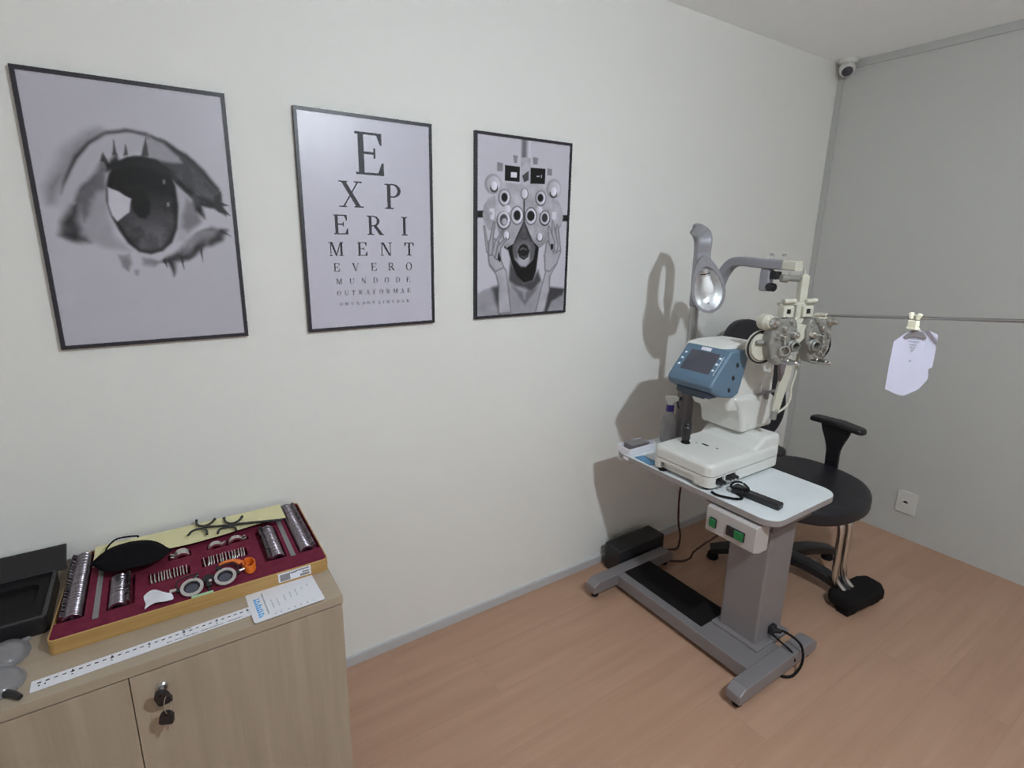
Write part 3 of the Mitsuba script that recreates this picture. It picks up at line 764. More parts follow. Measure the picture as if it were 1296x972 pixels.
def face_mask():
    t = 'face_mask'
    def fn(u, v):
        s, w = 2 * u - 1, 2 * v - 1
        hw = .064 * (1 - np.abs(s) ** 3.2) + .001
        x = -.127 + .081 * s - .004 * w
        y = -.124 - .010 * s + hw * w - .012 * (1 - s * s)
        z = CZ + .0525 + .026 * (1 - s * s) ** .8 * (1 - .55 * w * w) - .004 * np.abs(s) + .0016 * np.sin(w * 6 + s)
        return np.stack([x, y, z], 1)
    add(t + '__fabric', sheet(fn, 30, 18, .003), 'black_cloth', 60)
    th = np.linspace(0, 1, 24)
    pts = V([(-.178, -.112, CZ + .070), (-.176, -.085, CZ + .069), (-.162, -.046, CZ + .066), (-.138, -.046, CZ + .067), (-.114, -.062, CZ + .070), (-.112, -.080, CZ + .076)])
    add(t + '__ear_loop', tube(spl(pts, 6), .0020, 8), 'black_cloth', 60)
    tag(t, 'black fabric face mask lying over the left lens rows', 'face mask')
face_mask()

def flipper():
    t = 'lens_flipper'
    z = CZ + .0535
    sec = rrect(-.0029, .0029, -.0020, .0020, .0012, 2)
    def c(P): return spl([(x, y, z) for x, y in P], 6)
    add(t + '__handle', sweep(c([(.221, -.136), (.172, -.119), (.125, -.102), (.095, -.0935)]), rrect(-.0044, .0044, -.0020, .0020, .0012, 2), (0, 0, 1)), 'black_plastic', 40)
    add(t + '__crossbar', sweep(c([(.096, -.0935), (.065, -.082), (.045, -.072), (.030, -.066)]), rrect(-.0038, .0038, -.0020, .0020, .0012, 2), (0, 0, 1)), 'black_plastic', 40)
    for P in ([(.019, -.020), (.018, -.042), (.026, -.057), (.040, -.061), (.053, -.053), (.062, -.037)], [(.085, -.044), (.086, -.068), (.096, -.084), (.110, -.084), (.121, -.076), (.128, -.061)],
              [(-.005, -.093), (.004, -.077), (.015, -.071), (.030, -.075), (.038, -.094), (.037, -.113)], [(.062, -.122), (.066, -.107), (.075, -.099), (.093, -.102), (.103, -.112), (.105, -.131)]):
        k = add(t + '__lens_holder', sweep(c(P), sec, (0, 0, 1)), 'black_plastic', 40)
    for (x, y), (dx, dy) in zip([(.019, -.020), (.062, -.037), (.085, -.044), (.128, -.061)], [(0, 1)] * 4):
        add(t + '__holder_tip', ball((x, y, z), .0038, 2), 'black_plastic', True)
    tag(t, 'thin black lens flipper with empty curved holders on the yellow paper', 'lens flipper')
flipper()

def trial_frame():
    t = 'trial_spectacles'
    z = CZ + .040
    N = V([.0, -.36, .93]); N /= np.linalg.norm(N)
    X = V([1, 0, 0.0]) - N * N[0]; Y = np.cross(N, X)
    A, B = V([-.011, -.322, z]), V([.0575, -.320, z + .002])
    def P(c, a, b, d=0): return c + X * a + Y * b + N * d
    for c, s in ((A, -1), (B, 1)):
        k = add(t + '__dial', ring(P(c, 0, 0, .002), N, .0235, .0165, .004, 40), 'switch_panel'); tag(k, 'grey ring dial')
        add(t + '__lens_cell', ring(P(c, 0, 0, -.002), N, .0205, .0135, .005, 36), 'black_plastic')
        add(t + '__glass', place(lathe([(0, -.0006), (.0136, -.0006), (.0136, .0006), (0, .0006)], 30), P(c, 0, 0, -.003), N), 'screen_glass')
        add(t + '__clip', cyl(P(c, -.004 * s, .0225, .001), P(c, .016 * -s, .0275, .002), .0042, .0036, 14, .001), 'black_plastic')
        add(t + '__knob', cyl(P(c, s * .030, .004, .002), P(c, s * .043, .006, .002), .0036, .0036, 16, .001), 'bright_rim')
        add(t + '__hinge', cat(*[xf(rbox(-.006, .006, -.005, .005, -.003, .003, .0015), np.stack([X, Y, N], 1), P(c, s * .0255, .003, 0))]), 'black_plastic')
        pts = [P(c, s * .028, .004, -.003), P(c, s * .030, .020, -.004), P(c, s * .022, .034, -.004), P(c, s * .002, .037, -.003), P(c, -s * .016, .036, -.002)]
        add(t + '__temple', tube(spl(pts, 5), .0014, 8), 'black_plastic', 60)
    m = (A + B) / 2
    Rm = np.stack([X, Y, N], 1)
    add(t + '__bridge', cat(xf(rbox(-.012, .012, .004, .016, -.004, .003, .002), Rm, m), xf(rbox(-.006, .006, -.012, .020, -.003, .005, .002), Rm, m), xf(rbox(-.024, .024, .010, .014, -.003, .001, .001), Rm, m)), 'black_plastic')
    add(t + '__adjuster', cyl(P(m, .003, -.004, .004), P(m, .003, -.004, .012), .0042, .0036, 16, .001), 'bright_rim')
    add(t + '__scale_bar', cat(xf(rbox(-.034, .010, -.0365, -.028, -.002, .0005, .0006), Rm, P(m, -.004, .004, 0))), 'green_plastic')
    labels[t + '__scale_bar'] = {'label': 'pale green scale bar'}
    add(t + '__nose_rest', cyl(P(m, 0, -.010, 0), P(m, -.002, -.022, -.004), .0022, .0022, 10), 'black_plastic')
    tag(t, 'trial frame with two grey ring dials lying at the front of the lens case', 'trial frame')
trial_frame()

def white_tag():
    def fn(u, v):
        x = -.102 + .052 * u + .002 * np.sin(v * 5)
        y = -.340 + .004 * np.sin(u * 6) + v * (.048 * (1 - .45 * u) + .004 * np.sin(u * 5)) + .004 * u
        z = VT + .0035 + .010 * np.sin(u * 2.6) * (0.4 + .6 * v) + .002 * np.sin(v * 7 + u * 3)
        return np.stack([x, y, z], 1)
    add('tissue', sheet(fn, 18, 14, .002), 'paper_white', 50)
    tag('tissue', 'folded piece of white tissue beside the trial frame', 'tissue')
white_tag()

def orange_strap():
    t = 'orange_strap'
    z = VT + .012
    band = spl([(.050, -.263, z), (.064, -.262, z + .004), (.082, -.268, z + .005), (.098, -.283, z + .002)], 8)
    add(t + '__band', sweep(band, lambda q: rrect(-.0085 + .002 * math.cos(q * 9), .0085, -.0014, .0014, .001, 2), (0, .3, 1)), 'orange_plastic', 40)
    th = np.linspace(0, 2 * math.pi * .96, 26)
    loop = np.stack([.112 + .0135 * np.cos(th + 2.4) * (1 - .01 * th), -.298 + .022 * np.sin(th + 2.4), z - .001 + .0015 * np.sin(th)], 1)
    add(t + '__loop', sweep(loop, lambda q: rrect(-.0013, .0013, -.0085 + .002 * math.sin(q * 12), .009, .001, 2), (0, 0.25, 1)), 'orange_plastic', 40)
    tag(t, 'crumpled orange plastic strap behind the right dial of the trial frame', 'strap')
orange_strap()

# ---------------------------------------------------------------- ruler, card, black case, goggles
def ruler():
    t = 'ruler'
    a, b = V([-.283, -.434, CZ]), V([.150, -.4185, CZ])
    X = (b - a) / np.linalg.norm(b - a); Y = np.cross([0, 0, 1], X); N = V([0, 0, 1.0]); L = np.linalg.norm(b - a)
    Rm = np.stack([X, Y, N], 1)
    add(t + '__blade', xf(rbox(0, L, -.0155, .0155, .0002, .0022, .0006, .002), Rm, a), 'card_paper')
    tk = []
    rng = np.random.default_rng(3)
    for i in range(1, 34):
        x = L * i / 35
        tk.append(box(x - .0030, x + .0030, .0030 + rng.uniform(-.0005, .0005), .0058, .0021, .00245))
        if i % 5 == 0:
            tk.append(box(x - .0012, x + .0012, .0056, .0105, .0021, .00245)); tk.append(box(x - .0012, x + .0012, -.0050, -.0022, .0021, .00245))
    for x0, x1 in ((.215, .226), (.230, .272), (.276, .322), (.328, .360)):
        tk.append(box(x0, x1, -.0112, -.0100, .0021, .00245))
    tk.append(box(.244, .262, .0118, .0130, .0021, .00245))
    for x in (.013, .022): tk.append(xf(cyl((0, 0, .0021), (0, 0, .00245), .0017, n=12), None, (x, -.0035, 0)))
    k = add(t + '__markings', xf(cat(tk), Rm, a), 'ink', False); labels[k] = {'kind': 'stuff', 'label': 'black graduation marks'}
    tag(t, 'long white ruler with black marks lying in front of the lens case', 'ruler')
ruler()

def reading_card():
    t = 'reading_card'
    o = V([.094, -.4755, CZ + .0052]); X = V([.154, .004, .0]); X /= np.linalg.norm(X); N = V([.0, .045, 1.0]); N -= X * (X @ N); N /= np.linalg.norm(N)
    Y = np.cross(N, X); Rm = np.stack([X, Y, N], 1)
    add(t + '__sheet', xf(plate(rrect(0, .152, 0, .1215, .006), -.0006, .0004, .0002, .0002), Rm, o), 'card_paper')
    rng = np.random.default_rng(9)
    blue = []
    for i in range(9):                                    # a blue heading that reads down the card's short side
        y = .090 - i * .0088
        blue += [box(.0125, .0160 + rng.uniform(0, .002), y - .0066, y, .0003, .0007), box(.0125, .0255 - (i % 3) * .002, y - .0034, y, .0003, .0007)]
        if i % 2: blue.append(box(.0205, .0245, y - .0066, y, .0003, .0007))
    k = add(t + '__heading', xf(cat(blue), Rm, o), 'blue_print', False); labels[k] = {'label': 'blue heading', 'kind': 'stuff'}
    gr = [box(.0315, .0345, y, y + .0028, .0003, .0007) for y in np.arange(.018, .108, .0036)]
    for x, n, y0, p in ((.046, 9, .034, .0042), (.058, 8, .036, .004), (.074, 7, .046, .004), (.088, 6, .052, .004), (.101, 6, .052, .005), (.115, 2, .068, .006), (.130, 2, .074, .007)):
        gr += [box(x, x + .0016 + .0012 * (j % 2), y0 + j * p, y0 + j * p + p * .55, .0003, .0006) for j in range(n)]
        gr.append(box(x - .002, x + .001, .008, .012, .0003, .0006))
    k = add(t + '__print', xf(cat(gr), Rm, o), 'faint_print', False); labels[k] = {'label': 'faint grey rows of print', 'kind': 'stuff'}
    tag(t, 'white reading card with a blue heading lying over the end of the ruler', 'card')
reading_card()

def black_case():
    t = 'black_case'
    x0, x1, y0, y1 = -.70, -.2745, -.268, -.072
    P = rpoly([(x0, y0), (x1, y0), (x1 - .002, y1), (x0, y1)], .010)
    shell = cut(up(rprism(P, .040, .003, .002), CZ), up(rprism(inset(P, .008), .05), CZ + .012))
    add(t + '__tray', shell, 'black_plastic')
    foam = cut(up(rprism(inset(P, .0085), .020), CZ + .0122), up(rprism(rrect(-.45, -.305, -.215, -.105, .02), .03), CZ + .020), up(rprism(rrect(-.62, -.475, -.235, -.10, .02), .03), CZ + .018))
    add(t + '__foam', foam, 'black_matte')
    lid = prof_x(rpoly([(-.068, CZ + .030), (-.060, CZ + .028), (-.006, CZ + .062), (-.008, CZ + .069), (-.012, CZ + .070)], .0015, 2), x0, x1 + .012, .0015)
    add(t + '__lid', lid, 'black_plastic')
    add(t + '__label', xf(box(-.0075, .0075, -.018, .018, 0, .0006), np.stack([V([.95, -.3, 0]), V([.3, .95, 0]), V([0, 0, 1.0])], 1), (-.382, -.250, CZ + .0402)), 'faint_print', False)
    labels[t + '__label'] = {'label': 'small grey label'}
    tag(t, 'open black plastic case with its lid against the wall left of the lens case', 'case')
black_case()

def goggles():
    t = 'goggles'
    for cx, cy, s in ((-.336, -.312, 1), (-.331, -.398, -1)):
        prof = [(.0365, .0), (.0365, .003), (.034, .011), (.026, .019), (.014, .0235), (0, .025)]
        inner = [(0, .0235), (.0135, .022), (.025, .0178), (.0325, .0105), (.0348, .003), (.0348, 0), (.0365, 0)]
        m = lathe(prof + inner, 36)
        add(t + '__eye_cup', xf(m, np.diag([1.0, 1.12, 1.0]), (cx, cy, CZ + .0005)), 'tinted_clear', 50)
        add(t + '__cup_rim', xf(ring((0, 0, .002), (0, 0, 1), .0380, .0355, .004, 36), np.diag([1.0, 1.12, 1.0]), (cx, cy, CZ + .0004)), 'tinted_clear', 50)
    add(t + '__bridge', tube(spl([(-.352, -.349, CZ + .006), (-.345, -.355, CZ + .012), (-.334, -.355, CZ + .012), (-.320, -.353, CZ + .005)], 6), .004, 10), 'tinted_clear', 60)
    add(t + '__hinge', cat(cyl((-.3135, -.292, CZ + .012), (-.302, -.283, CZ + .010), .006, .0045, 14, .002), rbox(-.318, -.309, -.303, -.290, CZ + .004, CZ + .014, .003)), 'tinted_clear')
    k = add(t + '__strap_end', tube(spl([(-.316, -.434, CZ + .006), (-.303, -.446, CZ + .007), (-.293, -.458, CZ + .006)], 6), lambda q: .007 - .002 * q, 10), 'black_plastic', 60); tag(k, 'dark strap end')
    tag(t, 'pair of clear plastic goggles at the left end of the cabinet top', 'goggles')
goggles()

# ---------------------------------------------------------------- instrument table
TZ = 0.65
def instrument_table():
    t = 'instrument_table'
    x0, x1, y0, y1 = 1.445, 1.825, -.845, -.180
    r = .055
    P = rrect(x0, x1, y0, y1, r, 8)
    add(t + '__tabletop', plate(inset(P, .0005), TZ - .0022, TZ, 0, .0008), 'table_white')
    k = add(t + '__edge', plate(P, TZ - .024, TZ - .0022, .004, .002), 'table_edge'); tag(k, 'grey rounded edge')
    k = add(t + '__tag', box(1.4446, 1.4454, -.262, -.236, TZ - .017, TZ - .006), 'paper_white', False); tag(k, 'small white tag on the edge')
    # bracket between top and column
    add(t + '__bracket', cat(rbox(1.50, 1.80, -.80, -.575, TZ - .062, TZ - .024, .006), rbox(1.56, 1.79, -.785, -.59, TZ - .10, TZ - .062, .004)), 'bracket_grey')
    add(t + '__clamp_knob', cat(cyl((1.80, -.70, TZ - .045), (1.835, -.70, TZ - .045), .007, n=14), cyl((1.833, -.70, TZ - .045), (1.85, -.70, TZ - .045), .014, .012, 18, .003)), 'black_plastic')
    add(t + '__clamp_screw', cyl((1.80, -.745, TZ - .050), (1.826, -.745, TZ - .050), .008, n=16), 'chrome')
    # control box with the switches
    k = t + '__control_box'
    prof = rpoly([(1.432, TZ - .036), (1.432, TZ - .118), (1.462, TZ - .128), (1.505, TZ - .128), (1.505, TZ - .030), (1.440, TZ - .030)], .003, 3)
    body = prof_y(prof, -.803, -.628, .004)
    add(k, body, 'switch_panel')
    for y0s, y1s, m1, m2 in ((-.669, -.644, 'green_switch', None), (-.768, -.706, 'black_plastic', 'green_switch')):
        s = add(k + '__switch', rbox(1.4265, 1.434, y0s, y1s, TZ - .098, TZ - .066, .0015), 'black_plastic')
        if m2 is None:
            g = add(k + '__rocker', prof_y(rpoly([(1.4245, TZ - .096), (1.4275, TZ - .096), (1.4275, TZ - .068), (1.4225, TZ - .068)], .0005, 2), y0s + .002, y1s - .002), m1, False)
        else:
            g = add(k + '__rocker', prof_y(rpoly([(1.4245, TZ - .096), (1.4275, TZ - .096), (1.4275, TZ - .068), (1.4225, TZ - .068)], .0005, 2), y0s + .002, y0s + .032), m2, False)
        labels[g] = {'label': 'green rocker switch'}
        labels[s] = {'label': 'black switch housing'}
    # column, base
    col = rrect(1.618, 1.776, -.752, -.605, .010, 4)
    add(t + '__column', plate(col, .066, TZ - .098, 0, 0), 'unit_grey')
    add(t + '__column_collar', rbox(1.598, 1.796, -.772, -.588, .066, .082, .003), 'unit_grey')
    add(t + '__beam', cat(rbox(1.508, 1.70, -.80, -.176, .020, .072, .003)), 'unit_grey')
    k = add(t + '__mat', rbox(1.545, 1.698, -.585, -.190, .0722, .0755, .001), 'black_rubber', False); tag(k, 'black rubber foot mat')
    for y, xa, xb in ((-.822, 1.392, 1.852), (-.172, 1.372, 1.858)):
        P = rpoly([(xa, .026), (xa, .060), (xa + .03, .078), (xb - .03, .078), (xb, .060), (xb, .026)], .006, 3)
        f = add(t + '__foot', prof_y(P, y - .026, y + .026, .004), 'unit_grey')
        for x in (xa + .030, xb - .028):
            g = add(f + '__glide', place(lathe([(0, 0), (.012, 0), (.015, .004), (.013, .016), (.006, .018), (.006, .028), (0, .028)], 18), (x, y, 0)), 'black_rubber')
            labels[g] = {'label': 'black levelling foot'}
    # power inlet and its cord
    k = t + '__power_cord'
    add(k, tube(spl([(1.700, -.765, .118), (1.712, -.800, .128), (1.722, -.850, .110), (1.715, -.868, .060), (1.690, -.864, .018), (1.660, -.850, .008), (1.640, -.815, .006)], 7), .0042, 10), 'black_rubber', 60)
    add(k + '__plug', cat(rbox(1.685, 1.716, -.768, -.752, .102, .134, .003), cyl((1.700, -.762, .118), (1.706, -.790, .125), .011, .007, 14, .002)), 'black_plastic')
    add(k + '__second_lead', tube(spl([(1.690, -.764, .108), (1.690, -.800, .098), (1.700, -.836, .080), (1.704, -.85, .050)], 7), .0032, 8), 'black_rubber', 60)
    tag(t, 'grey motorized instrument table with a white top and a black foot mat', 'table')
instrument_table()

# ---------------------------------------------------------------- black box behind the table and the cables
def power_box():
    t = 'power_box'
    add(t + '__case', rbox(1.575, 1.86, -.140, -.0405, .004, .128, .008), 'black_plastic')
    add(t + '__pad', rbox(1.59, 1.845, -.13, -.05, 0, .006, .002), 'black_rubber')
    k = add(t + '__indicator', cyl((1.620, -.1395, .060), (1.620, -.1425, .060), .003, n=10), 'button_white'); tag(k, 'tiny white indicator light')
    tag(t, 'black power box on the floor against the wall behind the table', 'power box')
power_box()
k = add('power_cable', tube(spl([(1.70, -.33, TZ - .026), (1.705, -.325, .585), (1.73, -.30, .50), (1.79, -.25, .40), (1.86, -.20, .28), (1.93, -.155, .17), (1.985, -.13, .08), (1.99, -.125, .02), (1.97, -.125, .006), (1.92, -.115, .012), (1.870, -.10, .020)], 8), .0045, 8), 'brown_cable', 60)
tag(k, 'dark brown cable hanging from the tabletop to the black power box', 'cable')
k = add('power_cable', tube(spl([(1.60, -.60, TZ - .130), (1.63, -.56, .42), (1.72, -.44, .28), (1.86, -.30, .12), (1.935, -.235, .03), (1.920, -.212, .006), (1.885, -.190, .005), (1.855, -.168, .009), (1.840, -.147, .022)], 8), .0042, 8), 'brown_cable', 60)
tag(k, 'brown cable running along the floor from the control box to the power box', 'cable')

# ---------------------------------------------------------------- autorefractor
def autorefractor():
    t = 'autorefractor'
    bx0, bx1, by0, by1 = 1.447, 1.852, -.618, -.372
    P = rrect(bx0, bx1, by0, by1, .030, 8)
    low = plate(P, TZ + .010, TZ + .0485, .004, 0)
    rec = rbox(bx0 - .03, bx0 + .014, by0 + .062, by1 - .040, TZ + .000, TZ + .037, .002)
    port = box(1.478, 1.520, by0 - .02, by0 + .006, TZ + .020, TZ + .044)
    port2 = box(1.530, 1.585, by0 - .02, by0 + .006, TZ + .024, TZ + .044)
    add(t + '__lower_base', cut(low, rec, port, port2), 'device_white', 40)
    add(t + '__recess_panel', box(bx0 + .0142, bx0 + .016, by0 + .064, by1 - .042, TZ + .011, TZ + .036), 'device_cream', False)
    add(t + '__side_knob', cyl((bx0 + .014, -.412, TZ + .024), (bx0 + .002, -.412, TZ + .024), .008, .007, 16, .001), 'sticker_grey')
    q = t + '__connector_panel'
    add(q, cat(box(1.4785, 1.5195, by0 + .0058, by0 + .0065, TZ + .0205, TZ + .0435), box(1.5305, 1.5845, by0 + .0058, by0 + .0065, TZ + .0245, TZ + .0435)), 'black_plastic', False)
    for x, z, r in ((1.488, .030, .007), (1.508, .030, .0075), (1.538, .035, .006), (1.556, .035, .0075), (1.576, .033, .007)):
        add(q + '__plug', cyl((x, by0 + .0058, TZ + z), (x + .002, by0 - .016, TZ + z - .003), r, r * .8, 12, .001), 'black_plastic')
    add(t + '__seam', plate(inset(P, .003), TZ + .0485, TZ + .0515), 'bracket_grey')
    # upper deck: flat in front, swelling towards the back
    deck = plate(P, TZ + .0515, TZ + .093, 0, .016)
    hump = prof_y(rpoly([(1.66, TZ + .085), (1.70, TZ + .0945), (1.735, TZ + .120), (1.76, TZ + .132), (1.845, TZ + .130), (1.8515, TZ + .110), (1.8515, TZ + .070), (1.66, TZ + .070)], .010, 4), by0 + .006, by1 - .006, .014)
    add(t + '__deck', cat(deck, hump), 'device_white', 40)
    add(t + '__deck_slot', rbox(1.590, 1.599, -.496, -.470, TZ + .0928, TZ + .0945, .0006), 'black_plastic')
    add(t + '__deck_button', cat(cyl((1.60, -.528, TZ + .0925), (1.60, -.528, TZ + .0945), .005, n=14), cyl((1.585, -.452, TZ + .0925), (1.585, -.452, TZ + .0942), .003, n=10)), 'sticker_grey')
    for x, y in ((1.462, -.413), (1.475, -.588), (1.83, -.40), (1.83, -.59)):
        add(t + '__foot', place(lathe([(0, 0), (.013, 0), (.015, .003), (.015, .011), (0, .011)], 18), (x, y, TZ)), 'black_rubber')
    # joystick
    j = t + '__joystick'
    jx, jy, jz = 1.552, -.430, TZ + .0925
    jk = 1.18
    add(j, place(lathe([(jk * r_, z_ * (.98 if z_ > .012 else 1)) for r_, z_ in [(0, .012), (.0105, .012), (.0125, .016), (.0125, .030), (.014, .036), (.0155, .046), (.0155, .062), (.0135, .066), (.0135, .074), (.011, .078), (0, .078)]], 22), (jx, jy, jz)), 'black_plastic')
    k = add(j + '__boot', place(lathe([(0, -.001), (.017, -.001), (.0165, .002), (.014, .004), (.012, .012), (0, .012)], 28), (jx, jy, jz)), 'black_rubber')
    k = add(j + '__trigger', cyl((jx - .010, jy - .004, jz + .060), (jx - .017, jy - .006, jz + .060), .003, n=10), 'bright_rim')
    # measuring head: a broad lower block and a narrower upper block that reaches over the operator's side
    lowp = rpoly([(1.718, TZ + .131), (1.706, TZ + .180), (1.685, TZ + .222), (1.650, TZ + .262), (1.655, TZ + .275), (1.70, TZ + .275), (1.868, TZ + .268), (1.899, TZ + .245), (1.899, TZ + .131)], .012, 5)
    lowh = prof_y(lowp, -.545, -.362, .016)
    upp = rpoly([(1.64, TZ + .22), (1.600, TZ + .290), (1.590, TZ + .33), (1.560, TZ + .420), (1.568, TZ + .462), (1.64, TZ + .466), (1.76, TZ + .462), (1.845, TZ + .447), (1.885, TZ + .41), (1.895, TZ + .33), (1.898, TZ + .24), (1.80, TZ + .20)], .018, 5)
    uph = prof_y(upp, -.535, -.372, .020)
    add(t + '__head', cat(lowh, uph), 'device_white', 40)
    add(t + '__shadow_bar', cat(rbox(1.772, 1.878, -.5545, -.546, TZ + .268, TZ + .277, .003), rbox(1.822, 1.838, -.5535, -.546, TZ + .246, TZ + .270, .003)), 'unit_grey')  # cast shadow on the head modelled as a raised grey T
    # monitor
    s = V([.668, 0, .744]); n = V([-.744, 0, .668]); S = V([1.527, -.475, 1.055]) + n * .0036; h = V([0, -1.0, 0])
    Rm = np.stack([h, s, n], 1)
    q = t + '__monitor'
    prof = rpoly([(1.566, 1.1045), (1.480, 1.0085), (1.472, .992), (1.482, .974), (1.530, .950), (1.600, .936), (1.630, .950), (1.655, 1.040), (1.668, 1.085), (1.655, 1.100)], .009, 5)
    body = prof_y(prof, -.5655, -.3845, .010)
    win = xf(rbox(-.0575, .0575, -.0415, .0415, -.0016, .05, .0004), Rm, S)
    vents = [xf(rbox(-.0105, .0105, -.0075, .0075, -.0022, .01, .003), np.stack([V([.55, 0, -.83]), V([.83, 0, .55]), V([0, -1.0, 0])], 1), (x, -.5655, z)) for x, z in ((1.604, 1.052), (1.588, 1.010), (1.572, .970))]
    add(q, cut(body, win, *vents), 'monitor_blue', 40)
    k = add(q + '__screen', xf(rbox(-.0572, .0572, -.0412, .0412, -.0012, -.0004, .0003), Rm, S), 'screen_glass', False); tag(k, 'dark glossy screen')
    for a, b in ((-.0715, .025), (-.0720, .0005), (-.0715, -.024), (.0655, .026), (.0645, .002), (.0640, -.023)):
        k = add(q + '__button', xf(rbox(-.0042, .0042, -.0038, .0038, -.001, .0014, .0012), Rm, S + h * a + s * b), 'button_white'); labels[k] = {'label': 'small white button'}
    k = add(q + '__label', xf(box(-.023, .016, .0455, .0585, 0, .0006), Rm, S), 'paper_white', False); tag(k, 'white label')
    add(q + '__ridge', xf(rbox(.0735, .0750, -.040, .036, -.001, .0008, .0006), Rm, S), 'button_white')
    add(q + '__grille', cat(*[box(1.503 + i * .010, 1.508 + i * .010, -.52, -.43, .9385 + .0 * i, .9425 + .0 * i) for i in range(1)], rbox(1.497, 1.540, -.545, -.410, .944, .965, .004)), 'monitor_dark_blue')
    k = add(q + '__vent', cat(*[xf(box(-.0100, .0100, -.0070, .0070, -.0024, -.0016), np.stack([V([.55, 0, -.83]), V([.83, 0, .55]), V([0, -1.0, 0])], 1), (x, -.5655, z)) for x, z in ((1.604, 1.052), (1.588, 1.010), (1.572, .970))]), 'black_plastic', False)
    labels[k] = {'label': 'dark side sockets', 'kind': 'stuff'}
    tag(t, 'white autorefractor with a blue monitor and a black joystick on the table', 'autorefractor')
autorefractor()

# ---------------------------------------------------------------- small things on the table
def wand():
    t = 'remote_handle'
    a, b = V([1.535, -.690, TZ]), V([1.545, -.806, TZ])
    X = (b - a) / np.linalg.norm(b - a); N = V([0, 0, 1.0]); Y = np.cross(N, X)
    Rm = np.stack([X, Y, N], 1); L = np.linalg.norm(b - a)
    add(t + '__grip', xf(rbox(0, L, -.0165, .0165, .0004, .020, .005), Rm, a), 'black_plastic')
    add(t + '__head', xf(rbox(-.040, .002, -.0195, .0195, .0004, .026, .007), Rm, a), 'black_plastic')
    c = a - X * .02 + N * .013
    th = np.linspace(.3, 2 * math.pi + .2, 26)
    add(t + '__loop', tube(np.stack([c[0] + .027 * np.cos(th), c[1] + .027 * np.sin(th), c[2] + .012 + .004 * np.sin(2 * th)], 1), .0034, 8), 'black_rubber', 60)
    add(t + '__cord', tube(spl([(1.531, -.656, TZ + .016), (1.520, -.668, TZ + .010), (1.512, -.690, TZ + .0055), (1.500, -.702, TZ + .005), (1.478, -.692, TZ + .005), (1.458, -.660, TZ + .005), (1.452, -.640, TZ + .005), (1.456, -.622, TZ + .0052)], 8), .0038, 8), 'black_rubber', 60)
    tag(t, 'black handheld grip with a looped cord lying on the white tabletop', 'handset')
wand()

def clear_tray():
    t = 'plastic_tray'
    P = rpoly([(1.448, -.262), (1.452, -.190), (1.585, -.187), (1.590, -.262)], .006, 3)
    shell = cut(up(rprism(P, .026, .002, .001), TZ + .0002), up(rprism(inset(P, .0025), .03), TZ + .003))
    add(t, shell, 'paper_white')
    tag(t, 'shallow clear white tray at the wall end of the table', 'tray')
    t = 'grey_box'
    R2 = V([[math.cos(-.12), -math.sin(-.12), 0], [math.sin(-.12), math.cos(-.12), 0], [0, 0, 1]])
    add(t + '__body', xf(rbox(-.045, .045, -.022, .022, 0, .020, .003), R2, (1.528, -.2235, TZ + .0035)), 'bracket_grey')
    add(t + '__lid', xf(rbox(-.0455, .0455, -.0225, .0225, .020, .029, .003), R2, (1.528, -.2235, TZ + .0035)), 'unit_grey')
    tag(t, 'small grey box lying in the white tray', 'box')
    t = 'blue_sachet'
    def fn(u, v):
        return np.stack([1.452 + .040 * u + .005 * v, -.365 + .082 * v - .006 * u, TZ + .004 + .006 * np.sin(u * 3.1) * np.sin(v * 3.1)], 1)
    add(t, sheet(fn, 12, 14, .003), 'blue_plastic', 50)
    tag(t, 'small blue plastic sachet on the table between tray and autorefractor', 'sachet')
clear_tray()

def spray_bottle():
    t = 'spray_bottle'
    x, y = 1.698, -.232
    add(t + '__bottle', place(lathe([(0, 0), (.027, 0), (.030, .004), (.030, .085), (.027, .102), (.016, .125), (.0125, .132), (.0125, .140), (0, .140)], 30), (x, y, TZ)), 'tinted_clear', 50)
    k = add(t + '__collar', place(lathe([(0, .134), (.015, .134), (.0155, .137), (.015, .158), (.012, .160), (0, .160)], 24), (x, y, TZ)), 'indigo_cap'); tag(k, 'deep blue screw collar')
    d = V([.62, -.78, 0]); e = V([.78, .62, 0])
    Rm = np.stack([d, np.cross([0, 0, 1.0], d), V([0, 0, 1.0])], 1)
    body = prof_y(rpoly([(-.012, .158), (.011, .158), (.013, .172), (.030, .180), (.032, .195), (-.016, .196), (-.024, .188), (-.014, .172)], .003, 3), -.009, .009, .003)
    k = add(t + '__spray_head', xf(body, Rm, (x, y, TZ)), 'device_white'); tag(k, 'white spray head')
    add(t + '__nozzle', xf(cyl((.031, 0, .1885), (.042, 0, .1885), .0065, .006, 14, .001), Rm, (x, y, TZ)), 'black_plastic')
    add(t + '__trigger', xf(prof_y(rpoly([(.020, .180), (.028, .180), (.031, .160), (.038, .148), (.034, .146), (.025, .158)], .001, 2), -.0045, .0045, .001), Rm, (x, y, TZ)), 'black_plastic')
    tag(t, 'clear spray bottle with a white head and blue collar behind the autorefractor', 'spray bottle')
spray_bottle()

